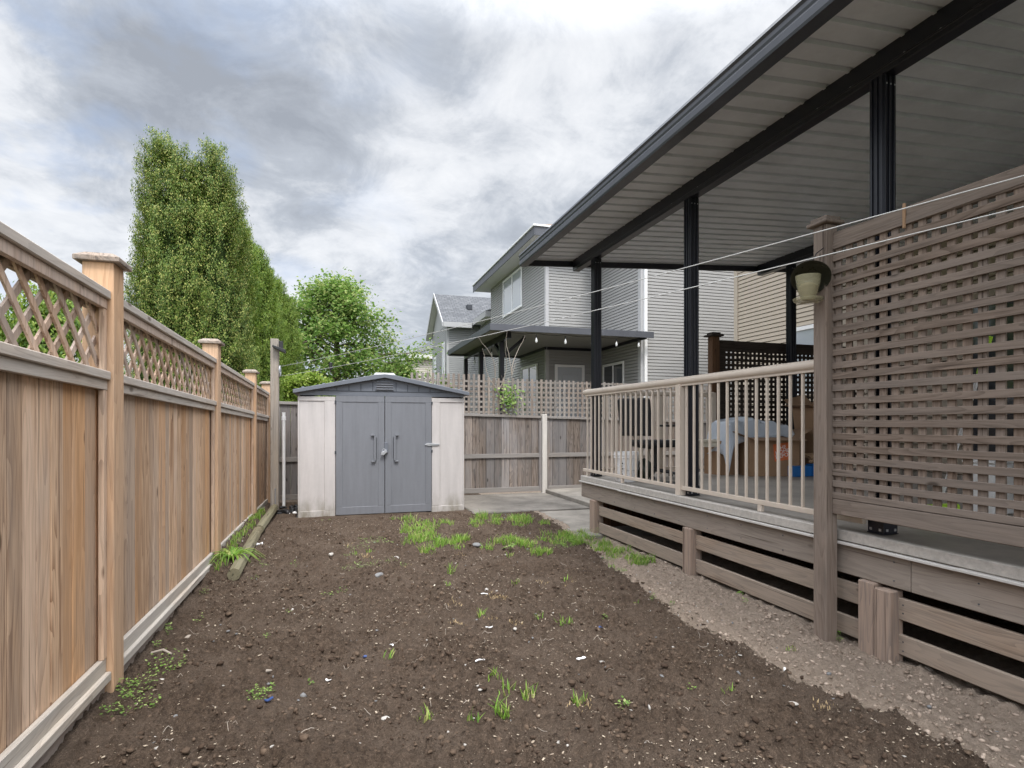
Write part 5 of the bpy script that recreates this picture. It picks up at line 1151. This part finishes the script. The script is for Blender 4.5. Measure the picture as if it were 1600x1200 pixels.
wt, tfw = carton('white_box', (5.92, 5.83, DZ+.30), (.2, .12, .2), .2, .35, 'plastic_w', 'small white box with dark edges above the crumpled paper', flaps=False, open_=False)
build('dark_edge', tfw(MB().box(-.102, .102, -.063, -.0605, .19, .20).box(-.01, .0, -.063, -.0605, 0, .189)), 'shed_dark', wt)
# plastic sheet draped over the boxes
nxp, nyp = 60, 30; V = []; r = np.random.default_rng(3)
for j in range(nyp+1):
    for i in range(nxp+1):
        u, v_ = i/nxp, j/nyp; x = 4.58+.98*u; y = 5.92+.55*v_+.05*math.sin(u*5)
        hgt = .64+.10*sin(pi*u)*(1-.4*abs(2*v_-1))-.05*u; ed = min(v_, 1-v_)*6; hgt -= .30*max(0, 1-ed)**1.4*(1-.55*u); hgt -= .36*max(0, 1-u*7)**1.5
        hgt += .03*float(fbm(np.array([x*9]), np.array([y*9]), 3)[0]-.5)*2 + .012*sin(x*31+y*17)
        V.append((x, y, DZ+max(hgt, .02)))
id_ = np.arange((nxp+1)*(nyp+1)).reshape(nyp+1, nxp+1); Fp = np.stack([id_[:-1, :-1], id_[:-1, 1:], id_[1:, 1:], id_[1:, :-1]], -1).reshape(-1, 4)
pl = np_mesh('plastic_sheet', np.array(V), Fp, 'film', origin=(5.1, 6.0, DZ), smooth=True); md = pl.modifiers.new('thick', 'SOLIDIFY'); md.thickness = .002
props(pl, 'crumpled translucent plastic sheet draped over the cardboard boxes', 'plastic sheet')
# things behind the near lattice
BRt = thing('broom', (3.9, 2.9, DZ), 'white-handled broom with lime green grip leaning behind the lattice', 'broom')
q0, q1 = Vector((3.75, 2.75, DZ+.12)), Vector((3.6, 2.35, 1.75)); build('handle', MB().tube([q0, q0+(q1-q0)*.8], .011, 8), 'plastic_w', BRt, smooth=True); build('grip', MB().tube([q0+(q1-q0)*.8, q1], .014, 8), 'lime', BRt, smooth=True); build('brush_head', MB().box(3.6, 3.9, 2.72, 2.78, DZ+.003, DZ+.12), 'lime', BRt, .01)
WB = thing('white_storage_box', (4.6, 2.7, DZ), 'white upright plastic box standing behind the lattice screen', 'box')
build('box_body', MB().box(4.4, 4.62, 2.85, 3.05, DZ+.002, DZ+.36), 'plastic_w', WB, .01); build('lid', MB().box(4.39, 4.63, 2.84, 3.06, DZ+.361, DZ+.385), 'plastic_w', WB, .006)
BQ = thing('covered_barbecue', (4.7, 1.9, DZ), 'black covered barbecue standing on the deck behind the lattice screen', 'barbecue')
build('lid', MB().ext([(4.4, DZ+.8), (5.1, DZ+.8), (5.08, DZ+1.0), (4.9, DZ+1.1), (4.6, DZ+1.1), (4.42, DZ+1.0)], 1.6, 2.1), 'blackc', BQ, .02); build('cabinet', MB().box(4.44, 5.06, 1.62, 2.08, DZ+.1, DZ+.798), 'blackc', BQ, .01)
for x in (4.46, 5.0):
    for y in (1.64, 2.02): build('leg', MB().box(x, x+.04, y, y+.04, DZ, DZ+.099), 'blackp', BQ)

bpy.context.view_layer.update()
